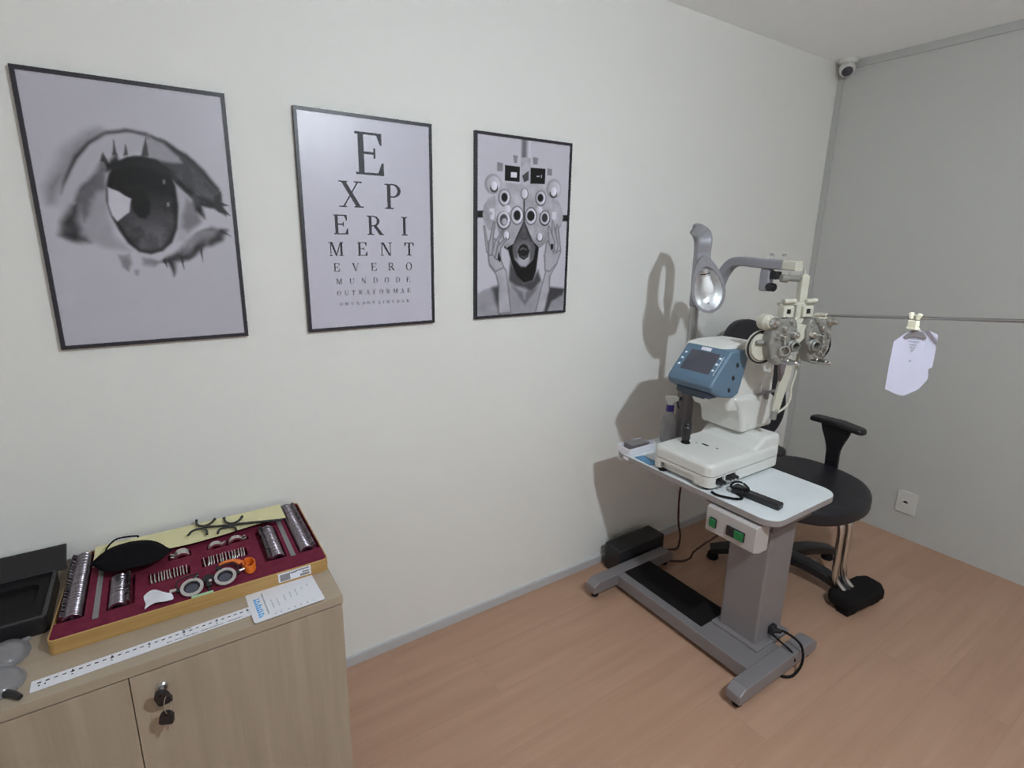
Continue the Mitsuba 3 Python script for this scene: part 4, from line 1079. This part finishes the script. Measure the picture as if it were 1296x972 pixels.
# ---------------------------------------------------------------- patient chair
def office_chair():
    t = 'office_chair'
    cx, cy = 2.250, -.482
    yaw = math.radians(-6)
    Rz = V([[math.cos(yaw), -math.sin(yaw), 0], [math.sin(yaw), math.cos(yaw), 0], [0, 0, 1]])
    def W(m): return xf(m, Rz, (cx, cy, 0))             # local frame: the sitter looks along -y
    def shape(a, bf, bb, p=2.35, n=56):
        th = np.arange(n) * 2 * math.pi / n
        c, s = np.cos(th), np.sin(th)
        b = np.where(s < 0, bf, bb)
        return np.stack([a * np.sign(c) * np.abs(c) ** (2 / p), b * np.sign(s) * np.abs(s) ** (2 / p)], 1)
    seat = rprism(shape(.285, .275, .250), .075, .018, .030, 6)
    v = seat.vertices.copy()
    v[:, 2] += np.where(v[:, 2] > .03, -.010 * (1 - np.clip((v[:, 0] ** 2 + v[:, 1] ** 2) / .07, 0, 1)), 0)
    v[:, 2] -= .012 * np.clip((-v[:, 1] - .15) / .12, 0, 1) ** 2
    seat.vertices = v
    add(t + '__seat', W(up(seat, .385)), 'black_vinyl', 40)
    add(t + '__seat_plate', W(rbox(-.13, .13, -.12, .14, .345, .386, .006)), 'black_plastic')
    # backrest: an oval cushion, leaning back, on a black bar
    th = np.arange(56) * 2 * math.pi / 56
    P = np.stack([.208 * np.sign(np.cos(th)) * np.abs(np.cos(th)) ** .85, .292 * np.sign(np.sin(th)) * np.abs(np.sin(th)) ** .85], 1)
    P[:, 0] *= 1 - .16 * np.clip(P[:, 1] / .29, -1, 1) * 1.0
    bk = rprism(P, .058, .018, .024, 5)
    v = bk.vertices.copy()
    v[:, 2] += .55 * v[:, 0] ** 2                        # wraps round the sitter
    bk.vertices = v
    lean = math.radians(12)
    Rb = np.stack([V([-1.0, 0, 0]), V([0, math.sin(lean), math.cos(lean)]), V([0, -math.cos(lean), math.sin(lean)])], 1)
    add(t + '__backrest', W(xf(bk, Rb, (-.012, .312, .815))), 'black_vinyl', 40)
    add(t + '__back_bar', W(sweep(spl([(0, .10, .362), (0, .22, .352), (0, .315, .38), (0, .345, .50), (0, .352, .72)], 6), rrect(-.032, .032, -.006, .006, .004, 2), (0, -1, .2)), ), 'black_plastic')
    for s in (-1, 1):
        x = s * .268
        pad = rprism(rpoly([(-.030, -.125), (.030, -.125), (.034, -.02), (.030, .115), (-.030, .115), (-.034, -.02)], .022, 5), .024, .006, .010)
        v = pad.vertices.copy(); v[:, 2] -= .6 * v[:, 1] ** 2; pad.vertices = v
        a = add(t + '__armrest', W(xf(pad, None, (x, .012, .655))), 'black_plastic', 40)
        post = sweep(spl([(x - s * .09, .01, .372), (x - s * .03, .01, .372), (x + s * .005, .01, .392), (x + s * .012, .010, .45), (x + s * .006, .010, .56), (x, .010, .658)], 5),
                     lambda q: rrect(-.030 - .038 * smooth_np(.72, 1, q), .030 + .038 * smooth_np(.72, 1, q), -.008, .008, .005, 2), (s, 0, .15))
        add(a + '__support', W(post), 'black_plastic', 40)
    # gas column and star base
    add(t + '__column', W(cat(cyl((0, 0, .09), (0, 0, .25), .028, .026, 24), cyl((0, 0, .25), (0, 0, .35), .018, n=20))), 'black_plastic')
    add(t + '__hub', W(place(lathe([(0, .050), (.045, .050), (.052, .060), (.048, .105), (.032, .118), (0, .118)], 28), (0, 0, 0))), 'black_plastic')
    for k in range(5):
        a = math.radians(-86 + 72 * k) - yaw
        d = V([math.cos(a), math.sin(a), 0]); Lg = .300
        leg = sweep(spl([d * .03 + V([0, 0, .088]), d * .14 + V([0, 0, .084]), d * .24 + V([0, 0, .064]), d * Lg + V([0, 0, .046])], 5),
                    lambda q: rrect(-.032 + .006 * q, .032 - .006 * q, -.024 + .006 * q, .022 - .004 * q, .010, 3), (0, 0, 1))
        lk = add(t + '__base_leg', W(leg), 'black_plastic', 40)
        add(lk + '__glide', W(place(lathe([(0, 0), (.022, 0), (.026, .006), (.022, .028), (.010, .040), (0, .040)], 18), d * (Lg - .012))), 'black_rubber')
    # chrome foot rest frame and its black pad, in front of the seat
    for x in (-.020, .034):
        pts = [(x, -.150, .380), (x, -.205, .376), (x, -.236, .345), (x + .004, -.240, .24), (x + .012, -.240, .135), (x + .020, -.248, .095), (x + .034, -.272, .062)]
        k = add(t + '__foot_rest_tube', W(tube(spl(pts, 6), .0125, 14)), 'chrome', 60); labels[k] = {'label': 'bent chrome tube'}
    P = rpoly([(-.085, -.340), (-.050, -.362), (.135, -.362), (.178, -.325), (.178, -.262), (.135, -.245), (-.055, -.245), (-.085, -.270)], .012, 3)
    fr = rprism(P, .044, .009, .012)
    Ry = V([[.995, 0, .0], [0, 1, 0], [0, 0, 1]])
    add(t + '__foot_rest', W(xf(fr, None, (.030, .010, .026))), 'black_rubber', 40)
    for xa in (-.045, .118): add(t + '__foot_rest_block', W(rbox(xa, xa + .055, -.335, -.285, 0, .030, .004)), 'black_rubber')
    tag(t, 'black office chair with T shaped armrests and a chrome foot rest in the corner', 'chair')
office_chair()

# ---------------------------------------------------------------- lamp on a pole at the wall end of the table
def exam_lamp():
    t = 'exam_lamp'
    px, py = 1.775, -.242
    add(t + '__base', place(lathe([(0, 0), (.045, 0), (.045, .012), (.034, .020), (0, .020)], 32), (px, py, TZ)), 'bracket_grey')
    add(t + '__post', cat(cyl((px, py, TZ + .018), (px, py, .955), .032, .032, 28, .004)), 'bracket_grey')
    add(t + '__pole', cyl((px, py, .95), (px, py, 1.335), .0165, n=28), 'pole_steel')
    add(t + '__pole_collar', cyl((px, py, 1.205), (px, py, 1.262), .021, n=24, bev=.003), 'lamp_grey')
    # flat gooseneck: up from the pole, over, and down to the head
    F = V([1.640, -.405, 1.235]); D = V([-.75, -.66, 0]); D /= np.linalg.norm(D)
    S = V([.66, -.75, 0])
    off = S * -.028
    neck = spl([(px, py, 1.30), (px + .002, py + .002, 1.42), V([px, py, 1.470]) + D * .020 + off * .3, V([px, py, 1.494]) + D * .075 + off * .9, F + V([0, 0, .235]) + off * 1.35 - D * .018, F + V([0, 0, .175]) + off * 1.35 - D * .012, F + V([0, 0, .120]) + off * 1.1 - D * .010], 7)
    add(t + '__gooseneck', sweep(neck, lambda q: rrect(-.022 - .004 * q, .022 + .004 * q, -.013, .013, .009, 4), D), 'lamp_grey', 50)
    # head: a long spoon shaped bowl that opens towards the room
    N = D * .97 + V([0, 0, -.10]) + S * .10; N /= np.linalg.norm(N)
    U = V([0, 0, 1.0]) + S * -.24; U = U - N * (N @ U); U /= np.linalg.norm(U); X = np.cross(U, N)
    Rm = np.stack([X, U, N], 1)
    def outline(k, m=44, inner=False):
        th = np.arange(m) * 2 * math.pi / m
        c, s = np.cos(th), np.sin(th)
        if inner:
            w = .0465 * (1 - .24 * np.clip(s, 0, 1) ** 1.5)
            return np.stack([k * w * c, k * np.where(s > 0, .086, .070) * np.sign(s) * np.abs(s) ** .9], 1)
        w = .057 * (1 - .30 * np.clip(s, 0, 1) ** 1.5)
        return np.stack([k * w * c, k * np.where(s > 0, .128, .080) * s], 1)
    def bowl(inner, depth, z0):
        rr = [(1.0, z0), (1.0, z0 - .010), (.95, z0 - .4 * depth), (.80, z0 - .74 * depth), (.52, z0 - .94 * depth), (.2, z0 - depth)]
        return [np.c_[outline(f, inner=inner), np.full(44, z)] for f, z in rr]
    out, inn = bowl(False, .062, .0), bowl(True, .050, -.002)
    rings = out[::-1] + [np.c_[outline(.985), np.full(44, .004)], np.c_[outline(1.03, inner=True), np.full(44, .004)], np.c_[outline(1.0, inner=True), np.full(44, -.002)]]
    def skin(rings, closed_start):
        N_ = 44; i = np.arange(N_); j = (i + 1) % N_; f = []
        for k in range(len(rings) - 1):
            a, b = k * N_, (k + 1) * N_
            f += [np.stack([i + a, j + a, j + b], 1), np.stack([i + a, j + b, i + b], 1)]
        v = np.vstack(rings)
        if closed_start == 'first':
            v = np.vstack([v, rings[0].mean(0)]); c = len(v) - 1; f.append(np.stack([j, i, np.full(N_, c)], 1))
        else:
            v = np.vstack([v, rings[-1].mean(0)]); c = len(v) - 1; o = (len(rings) - 1) * N_; f.append(np.stack([i + o, j + o, np.full(N_, c)], 1))
        return trimesh.Trimesh(v, np.vstack(f), process=False)
    C = F + V([0, 0, .048]) - S * .008
    add(t + '__shade', xf(skin(rings, 'first'), Rm, C), 'lamp_grey', 50)
    k = add(t + '__reflector', xf(skin(inn, 'last'), Rm, C), 'lamp_mirror', 60); tag(k, 'bright polished reflector')
    k = add(t + '__bulb', xf(cat(place(lathe([(0, -.046), (.010, -.044), (.0185, -.036), (.0215, -.024), (.0195, -.006), (.0150, .010), (.0130, .030), (0, .030)], 24), (0, .028, -.018), (0, 1, 0), (0, 0, 1))), Rm, C), 'bulb_glass', 60); tag(k, 'unlit white bulb')
    add(t + '__bulb_holder', xf(cat(cyl((0, .056, -.020), (0, .080, -.022), .0150, .0150, 22, .002), cyl((0, .052, -.020), (0, .056, -.020), .0165, n=22)), Rm, C), 'bright_rim')
    add(t + '__bulb_gap', xf(cyl((0, .059, -.020), (0, .062, -.020), .0158, n=22), Rm, C), 'black_plastic')
    add(t + '__stud', xf(cyl((0, -.052, -.044), (0, -.052, -.036), .002, n=8), Rm, C), 'black_plastic')
    # the horizontal arm that carries the phoropter
    A = V([px, py, 0]); B = V([1.733, -.646, 0]); dB = (B - A) / np.linalg.norm(B - A)
    arm = spl([A + dB * .008 + V([0, 0, 1.234]), A + dB * .060 + V([0, 0, 1.238]), A + dB * .097 + V([0, 0, 1.276]), A + dB * .120 + V([0, 0, 1.335]), A + dB * .150 + V([0, 0, 1.374]), A + dB * .19 + V([0, 0, 1.3865]), A + dB * .27 + V([0, 0, 1.3840]), A + dB * .366 + V([0, 0, 1.3820])], 7)
    add(t + '__arm', sweep(arm, rrect(-.016, .016, -.0195, .0195, .006, 3), np.cross(dB, [0, 0, 1])), 'lamp_grey', 50)
    e0, e1 = A + dB * .365 + V([0, 0, 1.3820]), A + dB * .412 + V([0, 0, 1.3810])
    k = add(t + '__arm_end', sweep(V([e0, (e0 + e1) / 2, e1]), rrect(-.0155, .0155, -.0190, .0190, .005, 3), np.cross(dB, [0, 0, 1])), 'device_cream', 50); tag(k, 'cream arm end')
    side = np.cross(dB, [0, 0, 1.0])                       # towards the room
    Ra = np.stack([dB, -side, V([0, 0, 1.0])], 1)
    def AT(m, s, z): return xf(m, Ra, A + dB * s + V([0, 0, z]))
    k = add(t + '__arm_plate', AT(box(-.036, .028, -.0166, -.0160, -.007, .007), .288, 1.3835), 'sticker_grey', False); tag(k, 'darker printed plate')
    for s in (.311, .358):
        add(t + '__thumb_screw', cat(AT(cyl((0, 0, .018), (0, 0, .033), .0028, n=10), s, 1.382), AT(rbox(-.008, .008, -.002, .002, .028, .036, .001), s, 1.382)), 'bright_rim')
    h = t + '__lock_housing'
    add(h, AT(rbox(-.019, .019, -.014, .014, -.036, .040, .007), .301, 1.328), 'lamp_grey', 40)
    add(h + '__lever', cat(AT(rbox(-.014, .014, -.012, .012, -.014, .012, .003), .334, 1.348)), 'black_plastic')
    add(h + '__dial', AT(cyl((.012, -.004, -.020), (.040, -.006, -.021), .0145, .0135, 22, .003), .301, 1.328), 'black_plastic')
    tag(t, 'grey gooseneck examination lamp on a chrome pole with a side arm', 'lamp')
exam_lamp()

# ---------------------------------------------------------------- phoropter hanging from the arm
PK = 0.83; PC = V([1.743, -.660, 1.164]); PN = V([-.35, -.937, 0]); PR = V([.937, -.35, 0]); PZ = V([0, 0, 1.0])
PR = PR / np.linalg.norm(PR); PN = PN / np.linalg.norm(PN)
PM = np.stack([PR, PZ, PN], 1)
def PP(a, b, d=0.0): return PC + (PR * a + PZ * b + PN * d) * PK
def phoropter():
    t = 'phoropter'
    def L(m): return xf(m, PM * PK, PC)                         # local: a right, b up, d towards the examiner
    def disc(a, b, d0, d1, r, r1=None, n=32, bev=.002): return L(cyl((a, b, d0), (a, b, d1), r, r1, n, bev))
    # suspension: bracket to the arm, vertical bar
    add(t + '__suspension', cat(L(rbox(-.010, .046, .040, .062, -.022, .014, .004)), L(rbox(.001, .034, .105, .226, -.020, .006, .004)), L(rbox(.006, .028, .222, .232, -.018, .002, .002))), 'device_cream', 40)
    add(t + '__suspension_joint', cat(L(cyl((.0, .213, -.010), (-.062, .216, -.016), .0125, .0115, 20, .003)), L(cyl((-.050, .213, -.012), (-.078, .215, -.018), .0155, .0155, 20, .003))), 'phoropter_metal')
    add(t + '__joint_screw', cat(L(cyl((.017, .232, -.008), (.017, .250, -.008), .006, .005, 14, .001)), L(cyl((-.045, .228, -.012), (-.045, .238, -.012), .004, n=10))), 'bright_rim')
    # head bar with the window boxes and levelling drums
    add(t + '__head_bar', cat(L(rbox(-.085, .070, .112, .124, -.014, .008, .003)), L(rbox(-.012, .030, .030, .120, -.012, .012, .003))), 'device_cream', 40)
    for a in (-.058, .030):
        w = add(t + '__window_box', cut(L(rbox(a - .023, a + .023, .068, .112, -.010, .026, .003)), L(box(a - .009, a + .009, .082, .100, .022, .04))), 'device_cream', 40)
        add(w + '__window', L(box(a - .0088, a + .0088, .0822, .0998, .0222, .0230)), 'black_plastic', False)
    for a0, a1, m in ((-.078, -.026, 'device_cream'), (.022, .070, 'device_cream')):
        w = add(t + '__pd_drum', L(cyl((a0, .129, .016), (a1, .131, .016), .0095, .0095, 20, .002)), m)
        e = -1 if a0 < 0 else 1
        add(w + '__cap', cat(L(cyl(((a0 if e < 0 else a1), .130, .016), ((a0 if e < 0 else a1) + e * .012, .130, .016), .0065, .0055, 16, .001))), 'chrome')
    # two battery halves
    for s, a0 in ((-1, -.082), (1, .070)):
        hb = t + '__battery'
        prof = rpoly([(-.052, .062), (.046, .066), (.058, .02), (.050, -.045), (.026, -.108), (-.012, -.118), (-.048, -.085), (-.062, -.03)], .016, 5)
        if s > 0: prof = ccw(prof * V([-1, 1]))
        prof = prof + V([a0, 0])
        k = add(hb, L(rprism(prof, .052, .006, .010)), 'phoropter_metal', 40)
        # big strong sphere wheel at the outer edge
        wx = a0 + s * .050
        add(k + '__wheel', cat(L(cyl((wx, -.052, -.020), (wx, -.052, -.006), .066, .066, 48, .003)), L(cyl((wx, -.052, -.006), (wx, -.052, .004), .055, .053, 44, .002))), 'device_cream', 40)
        add(k + '__wheel_rim', L(ring((wx, -.052, -.004), (0, 0, 1), .0665, .060, .005, 48)), 'black_plastic')
        # weak sphere drum (outer top): a stack of rounded drums pointing to the examiner
        dx = a0 + s * .045 - (.012 if s < 0 else .006)
        add(k + '__drum', cat(L(cyl((dx, .050, -.014), (dx, .050, .030), .031, .030, 36, .006)), L(cyl((dx, .050, .028), (dx, .050, .044), .026, .023, 32, .004))), 'device_cream', 40)
        add(k + '__drum_knob', cat(L(cyl((dx + .002, .052, .042), (dx + .004, .054, .066), .0185, .017, 28, .004)), L(cyl((dx + .004, .054, .066), (dx + .005, .055, .086), .0115, .0095, 22, .004))), 'chrome', 40)
        # sight aperture with its tube
        ax = a0 - s * .030
        add(k + '__aperture', cat(L(ring((ax, -.036, .060), (0, 0, 1), .0235, .0155, .020, 36)), L(ring((ax, -.036, .075), (0, 0, 1), .0195, .0145, .016, 32))), 'phoropter_metal', 40)
        add(k + '__aperture_glass', L(cyl((ax, -.036, .050), (ax, -.036, .0535), .0157, n=28)), 'black_plastic')
        # cross cylinder on its swinging arm
        bx = a0 + s * .010
        add(k + '__cross_cylinder', cat(L(ring((bx, -.052, .072), (s * .35, 0, 1), .0205, .0150, .008, 32)), L(cyl((bx, -.030, .070), (bx, -.004, .064), .0042, n=12)), L(cyl((bx, -.004, .050), (bx, -.004, .074), .0115, .010, 22, .002))), 'chrome', 40)
        # cylinder power and axis knobs
        add(k + '__axis_knob', cat(L(cyl((ax - s * .004, .006, .050), (ax - s * .004, .006, .076), .0150, .0135, 26, .003)), L(ball((ax - s * .004, .006, .078), .0075, 2))), 'chrome', 40)
        add(k + '__power_knob', cat(L(cyl((bx - s * .002, .030, .050), (bx - s * .002, .030, .070), .0115, .0105, 22, .003)), L(cyl((bx + s * .028, -.004, .050), (bx + s * .028, -.004, .066), .008, .007, 18, .002)), L(cyl((bx + s * .022, .012, .050), (bx + s * .022, .012, .060), .006, .005, 16, .002))), 'chrome', 40)
        # lower convergence barrels
        lx = a0 - s * .010
        add(k + '__lower_barrel', cat(L(cyl((lx, -.098, .046), (lx + .010, -.096, .112), .0120, .0105, 22, .003)), L(cyl((lx + .010, -.096, .110), (lx + .013, -.0955, .126), .0075, .007, 18, .002)), L(ring((lx + .004, -.097, .074), (.15, .03, 1), .0140, .010, .008, 24))), 'chrome', 40)
        # dials and index screws that catch the light
        add(k + '__index_screw', cat(*[L(cyl((a0 + s * x, y, .050), (a0 + s * x, y, .058), r, r * .9, 14, .001)) for x, y, r in ((.030, -.080, .005), (-.014, -.075, .0045), (.040, .014, .004), (-.040, .040, .005), (.004, -.086, .004))]), 'bright_rim', 40)
        add(k + '__side_screw', L(cyl((a0 + s * .060, -.030, .012), (a0 + s * .092, -.030, .010), .0105, .009, 20, .003)), 'phoropter_metal', 40)
        add(k + '__forehead_screw', cat(L(cyl((a0 - s * .020, .056, .052), (a0 - s * .018, .058, .070), .008, .007, 16, .002))), 'chrome')
    # the curved back shells that meet at the nose
    add(t + '__center_plate', L(rprism(rpoly([(-.034, .040), (.024, .040), (.018, -.010), (-.002, -.030), (-.010, -.030), (-.028, -.010)], .005, 3), .040)), 'device_cream', 40)
    # hanging bar below, with its cable
    bar = sweep(V([PP(.018, -.10, -.035), PP(.020, -.18, -.036), PP(.008, -.27, -.040), PP(.000, -.335, -.042)]), lambda q: rrect(-.0215 + .008 * q, .0215 - .008 * q, -.0065, .0065, .003, 2), PN)
    k = add(t + '__chin_bar', bar, 'device_cream', 40)
    k2 = add(t + '__cheek_shield', L(rprism(rpoly([(-.060, -.090), (-.012, -.090), (-.022, -.170), (-.034, -.200), (-.042, -.190), (-.052, -.140)], .004, 3), .004)), 'bracket_grey', 40)
    add(t + '__bar_tip', cat(cyl(PP(.000, -.33, -.042), PP(-.004, -.372, -.043), .009, .0115, 18, .002), ball(PP(.001, -.335, -.036), .008, 2)), 'phoropter_metal', 40)
    add(t + '__cable', tube(spl([PP(.060, -.09, -.03), PP(.066, -.17, -.032), PP(.056, -.235, -.034), PP(.062, -.275, -.036), PP(.050, -.315, -.038), PP(.020, -.338, -.040), PP(.002, -.345, -.042)], 7), .0042, 10), 'device_cream', 60)
    tag(t, 'cream and chrome phoropter with many dials hanging in front of the chair', 'phoropter')
phoropter()

# ---------------------------------------------------------------- near point rod with the reading card
ROD0, ROD1 = V([1.747, -.745, 1.2345]), V([1.559, -1.295, 1.301])
def near_rod():
    t = 'near_point_rod'
    d = (ROD1 - ROD0) / np.linalg.norm(ROD1 - ROD0)
    sec = circ(.0040, 14)
    add(t + '__rod', sweep(V([ROD0 - d * .03, ROD0 + d * .3, ROD1]), sec, (0, 0, 1)), 'pole_steel', 60)
    k = add(t + '__mount', cat(cyl(ROD0 - d * .035, ROD0 + d * .012, .0066, .0062, 18, .002)), 'device_cream')
    tag(t, 'thin metal near point rod reaching out from the phoropter', 'rod')
    return d
RD = near_rod()
def near_card():
    t = 'near_card'
    q = .502
    R0 = ROD0 + (ROD1 - ROD0) * q                          # where the slider sits on the rod
    N = V([-.88, -.47, 0]); N /= np.linalg.norm(N); A_ = V([-N[1], N[0], 0]); Z = V([0, 0, 1.0])
    O = R0 - V([.005, 0, 0])
    Rm = np.stack([A_, Z, N], 1)
    def at(m, dz=0.0, dn=0.0): return xf(m, Rm * PK, O + V([0, 0, dz]) + N * dn)
    z0 = 1.2302
    sl = t + '__slider'
    A2 = V([ROD1[0] - ROD0[0], ROD1[1] - ROD0[1], 0]); A2 = A2 / np.linalg.norm(A2); N2 = np.cross(A2, Z)
    Rs = np.stack([A2, Z, N2], 1)
    add(sl, xf(cat(rbox(-.013, .015, -.030, -.0075, -.007, .008, .002), rbox(-.015, .017, -.036, -.029, -.009, .009, .002), *[xf(rprism(rpoly([(-.0045, -.008), (.0045, -.008), (.0065, .012), (-.0045, .012)], .002, 3), .012, .002, .002), V([[c, -s_, 0], [s_, c, 0], [0, 0, 1]]), (x, .004, -.006)) for x, c, s_ in ((-.010, .94, .34), (.012, .94, -.34))], rbox(-.004, .006, .0068, .0095, -.020, .002, .001)), Rs * PK, R0 + N2 * .0108), 'ivory_plastic', 40)
    arc = [(-.026 + .0, -.062), (-.018, -.050), (-.006, -.041), (.008, -.038), (.022, -.042), (.031, -.054), (.033, -.066), (.024, -.062), (.010, -.058), (-.006, -.060), (-.018, -.068)]
    k = add(t + '__holder', at(rprism(rpoly(arc, .002, 3), .005, .001, .001), 0, .0015), 'unit_grey', 40); tag(k, 'grey curved card holder')
    # the octagonal cards: one in front, one behind it
    fr = [(-.048, 1.140), (-.025, 1.165), (-.002, 1.184), (.014, 1.185), (.024, 1.165), (.054, 1.062), (.058, 1.030), (.040, .993), (.005, .966), (-.018, .970), (-.047, .983), (-.0485, 1.06)]
    bk = [(.0, 1.170), (.036, 1.186), (.061, 1.174), (.0635, 1.140), (.064, 1.070), (.050, 1.060), (.02, 1.08)]
    def card(pts, bend):
        P = ccw([(a, zz - z0 + .012) for a, zz in pts])
        m = rprism(P, .0006)
        m = m.subdivide_to_size(.02)
        v = m.vertices.copy()
        v[:, 2] += bend * v[:, 0] + .55 * v[:, 0] ** 2
        m.vertices = v
        return m
    k = add(t + '__card', at(card(fr, -.05), 0, .0005), 'card_lilac', 60)
    add(t + '__back_card', at(card(bk, -.02), -.003, -.0075), 'card_lilac', 60)
    pr = []
    for r, (w, zz) in enumerate(((.038, 1.155), (.029, 1.145), (.020, 1.135), (.014, 1.126), (.008, 1.117))):
        for i in range(7 - r):
            x = .004 - w / 2 + w * i / (7 - r)
            pr.append(box(x, x + w / (7 - r) * .6, zz - z0 + .010, zz - z0 + .0135, .0010, .0014))
    pr.append(xf(cyl((0, 0, .0010), (0, 0, .0014), .003, n=12), None, (.004, 1.083 - z0 + .012, 0)))
    k2 = add(k + '__print', at(cat(pr), 0, .0022), 'faint_print', False); labels[k2] = {'label': 'small rows of grey print', 'kind': 'stuff'}
    tag(t, 'white cut corner reading card hanging from an ivory slider on the rod', 'card')
near_card()

# ---------------------------------------------------------------- camera dome and outlet on the grey wall
def security_camera():
    t = 'security_camera'
    x, y, z = 3.000, -.062, H
    add(t + '__base', place(lathe([(0, -.014), (.040, -.014), (.042, -.010), (.042, -.0005), (0, -.0005)], 32), (x, y, z)), 'device_white')
    d = V([-.62, -.42, -.66]); d /= np.linalg.norm(d)
    c = V([x, y, z - .042])
    add(t + '__ball', cat(place(lathe([(0, -.036), (.018, -.031), (.031, -.018), (.036, 0), (.0345, .012), (.030, .024), (.027, .027), (0, .027)], 36), c, d), cyl((x, y, z - .020), (x, y, z - .012), .036, .039, 32)), 'device_white', 40)
    k = add(t + '__lens', place(lathe([(0, .0272), (.0245, .0272), (.0235, .0295), (.016, .031), (0, .0315)], 32), c, d), 'screen_glass', 40); tag(k, 'dark round lens')
    tag(t, 'small white dome camera in the ceiling corner', 'security camera')
security_camera()

def outlet():
    t = 'wall_outlet'
    y0, y1, z0, z1 = -.691, -.606, .134, .249
    def f(m): return m
    P = rrect(y0, y1, z0, z1, .004, 3)
    add(t + '__plate', prof_x(P, XR - .009, XR - .0004, .002), 'device_white', 40)
    add(t + '__module', prof_x(rrect(y0 + .020, y1 - .020, z0 + .040, z1 - .040, .002, 2), XR - .0105, XR - .008, .0008), 'device_white', 40)
    k = add(t + '__socket', prof_x(rpoly([(-.661, .189), (-.650, .199), (-.642, .199), (-.634, .192), (-.642, .189), (-.650, .190)], .001, 2), XR - .0115, XR - .0100), 'black_plastic', False)
    labels[k] = {'label': 'small dark opening'}
    tag(t, 'white outlet plate low on the grey partition wall', 'outlet')
outlet()
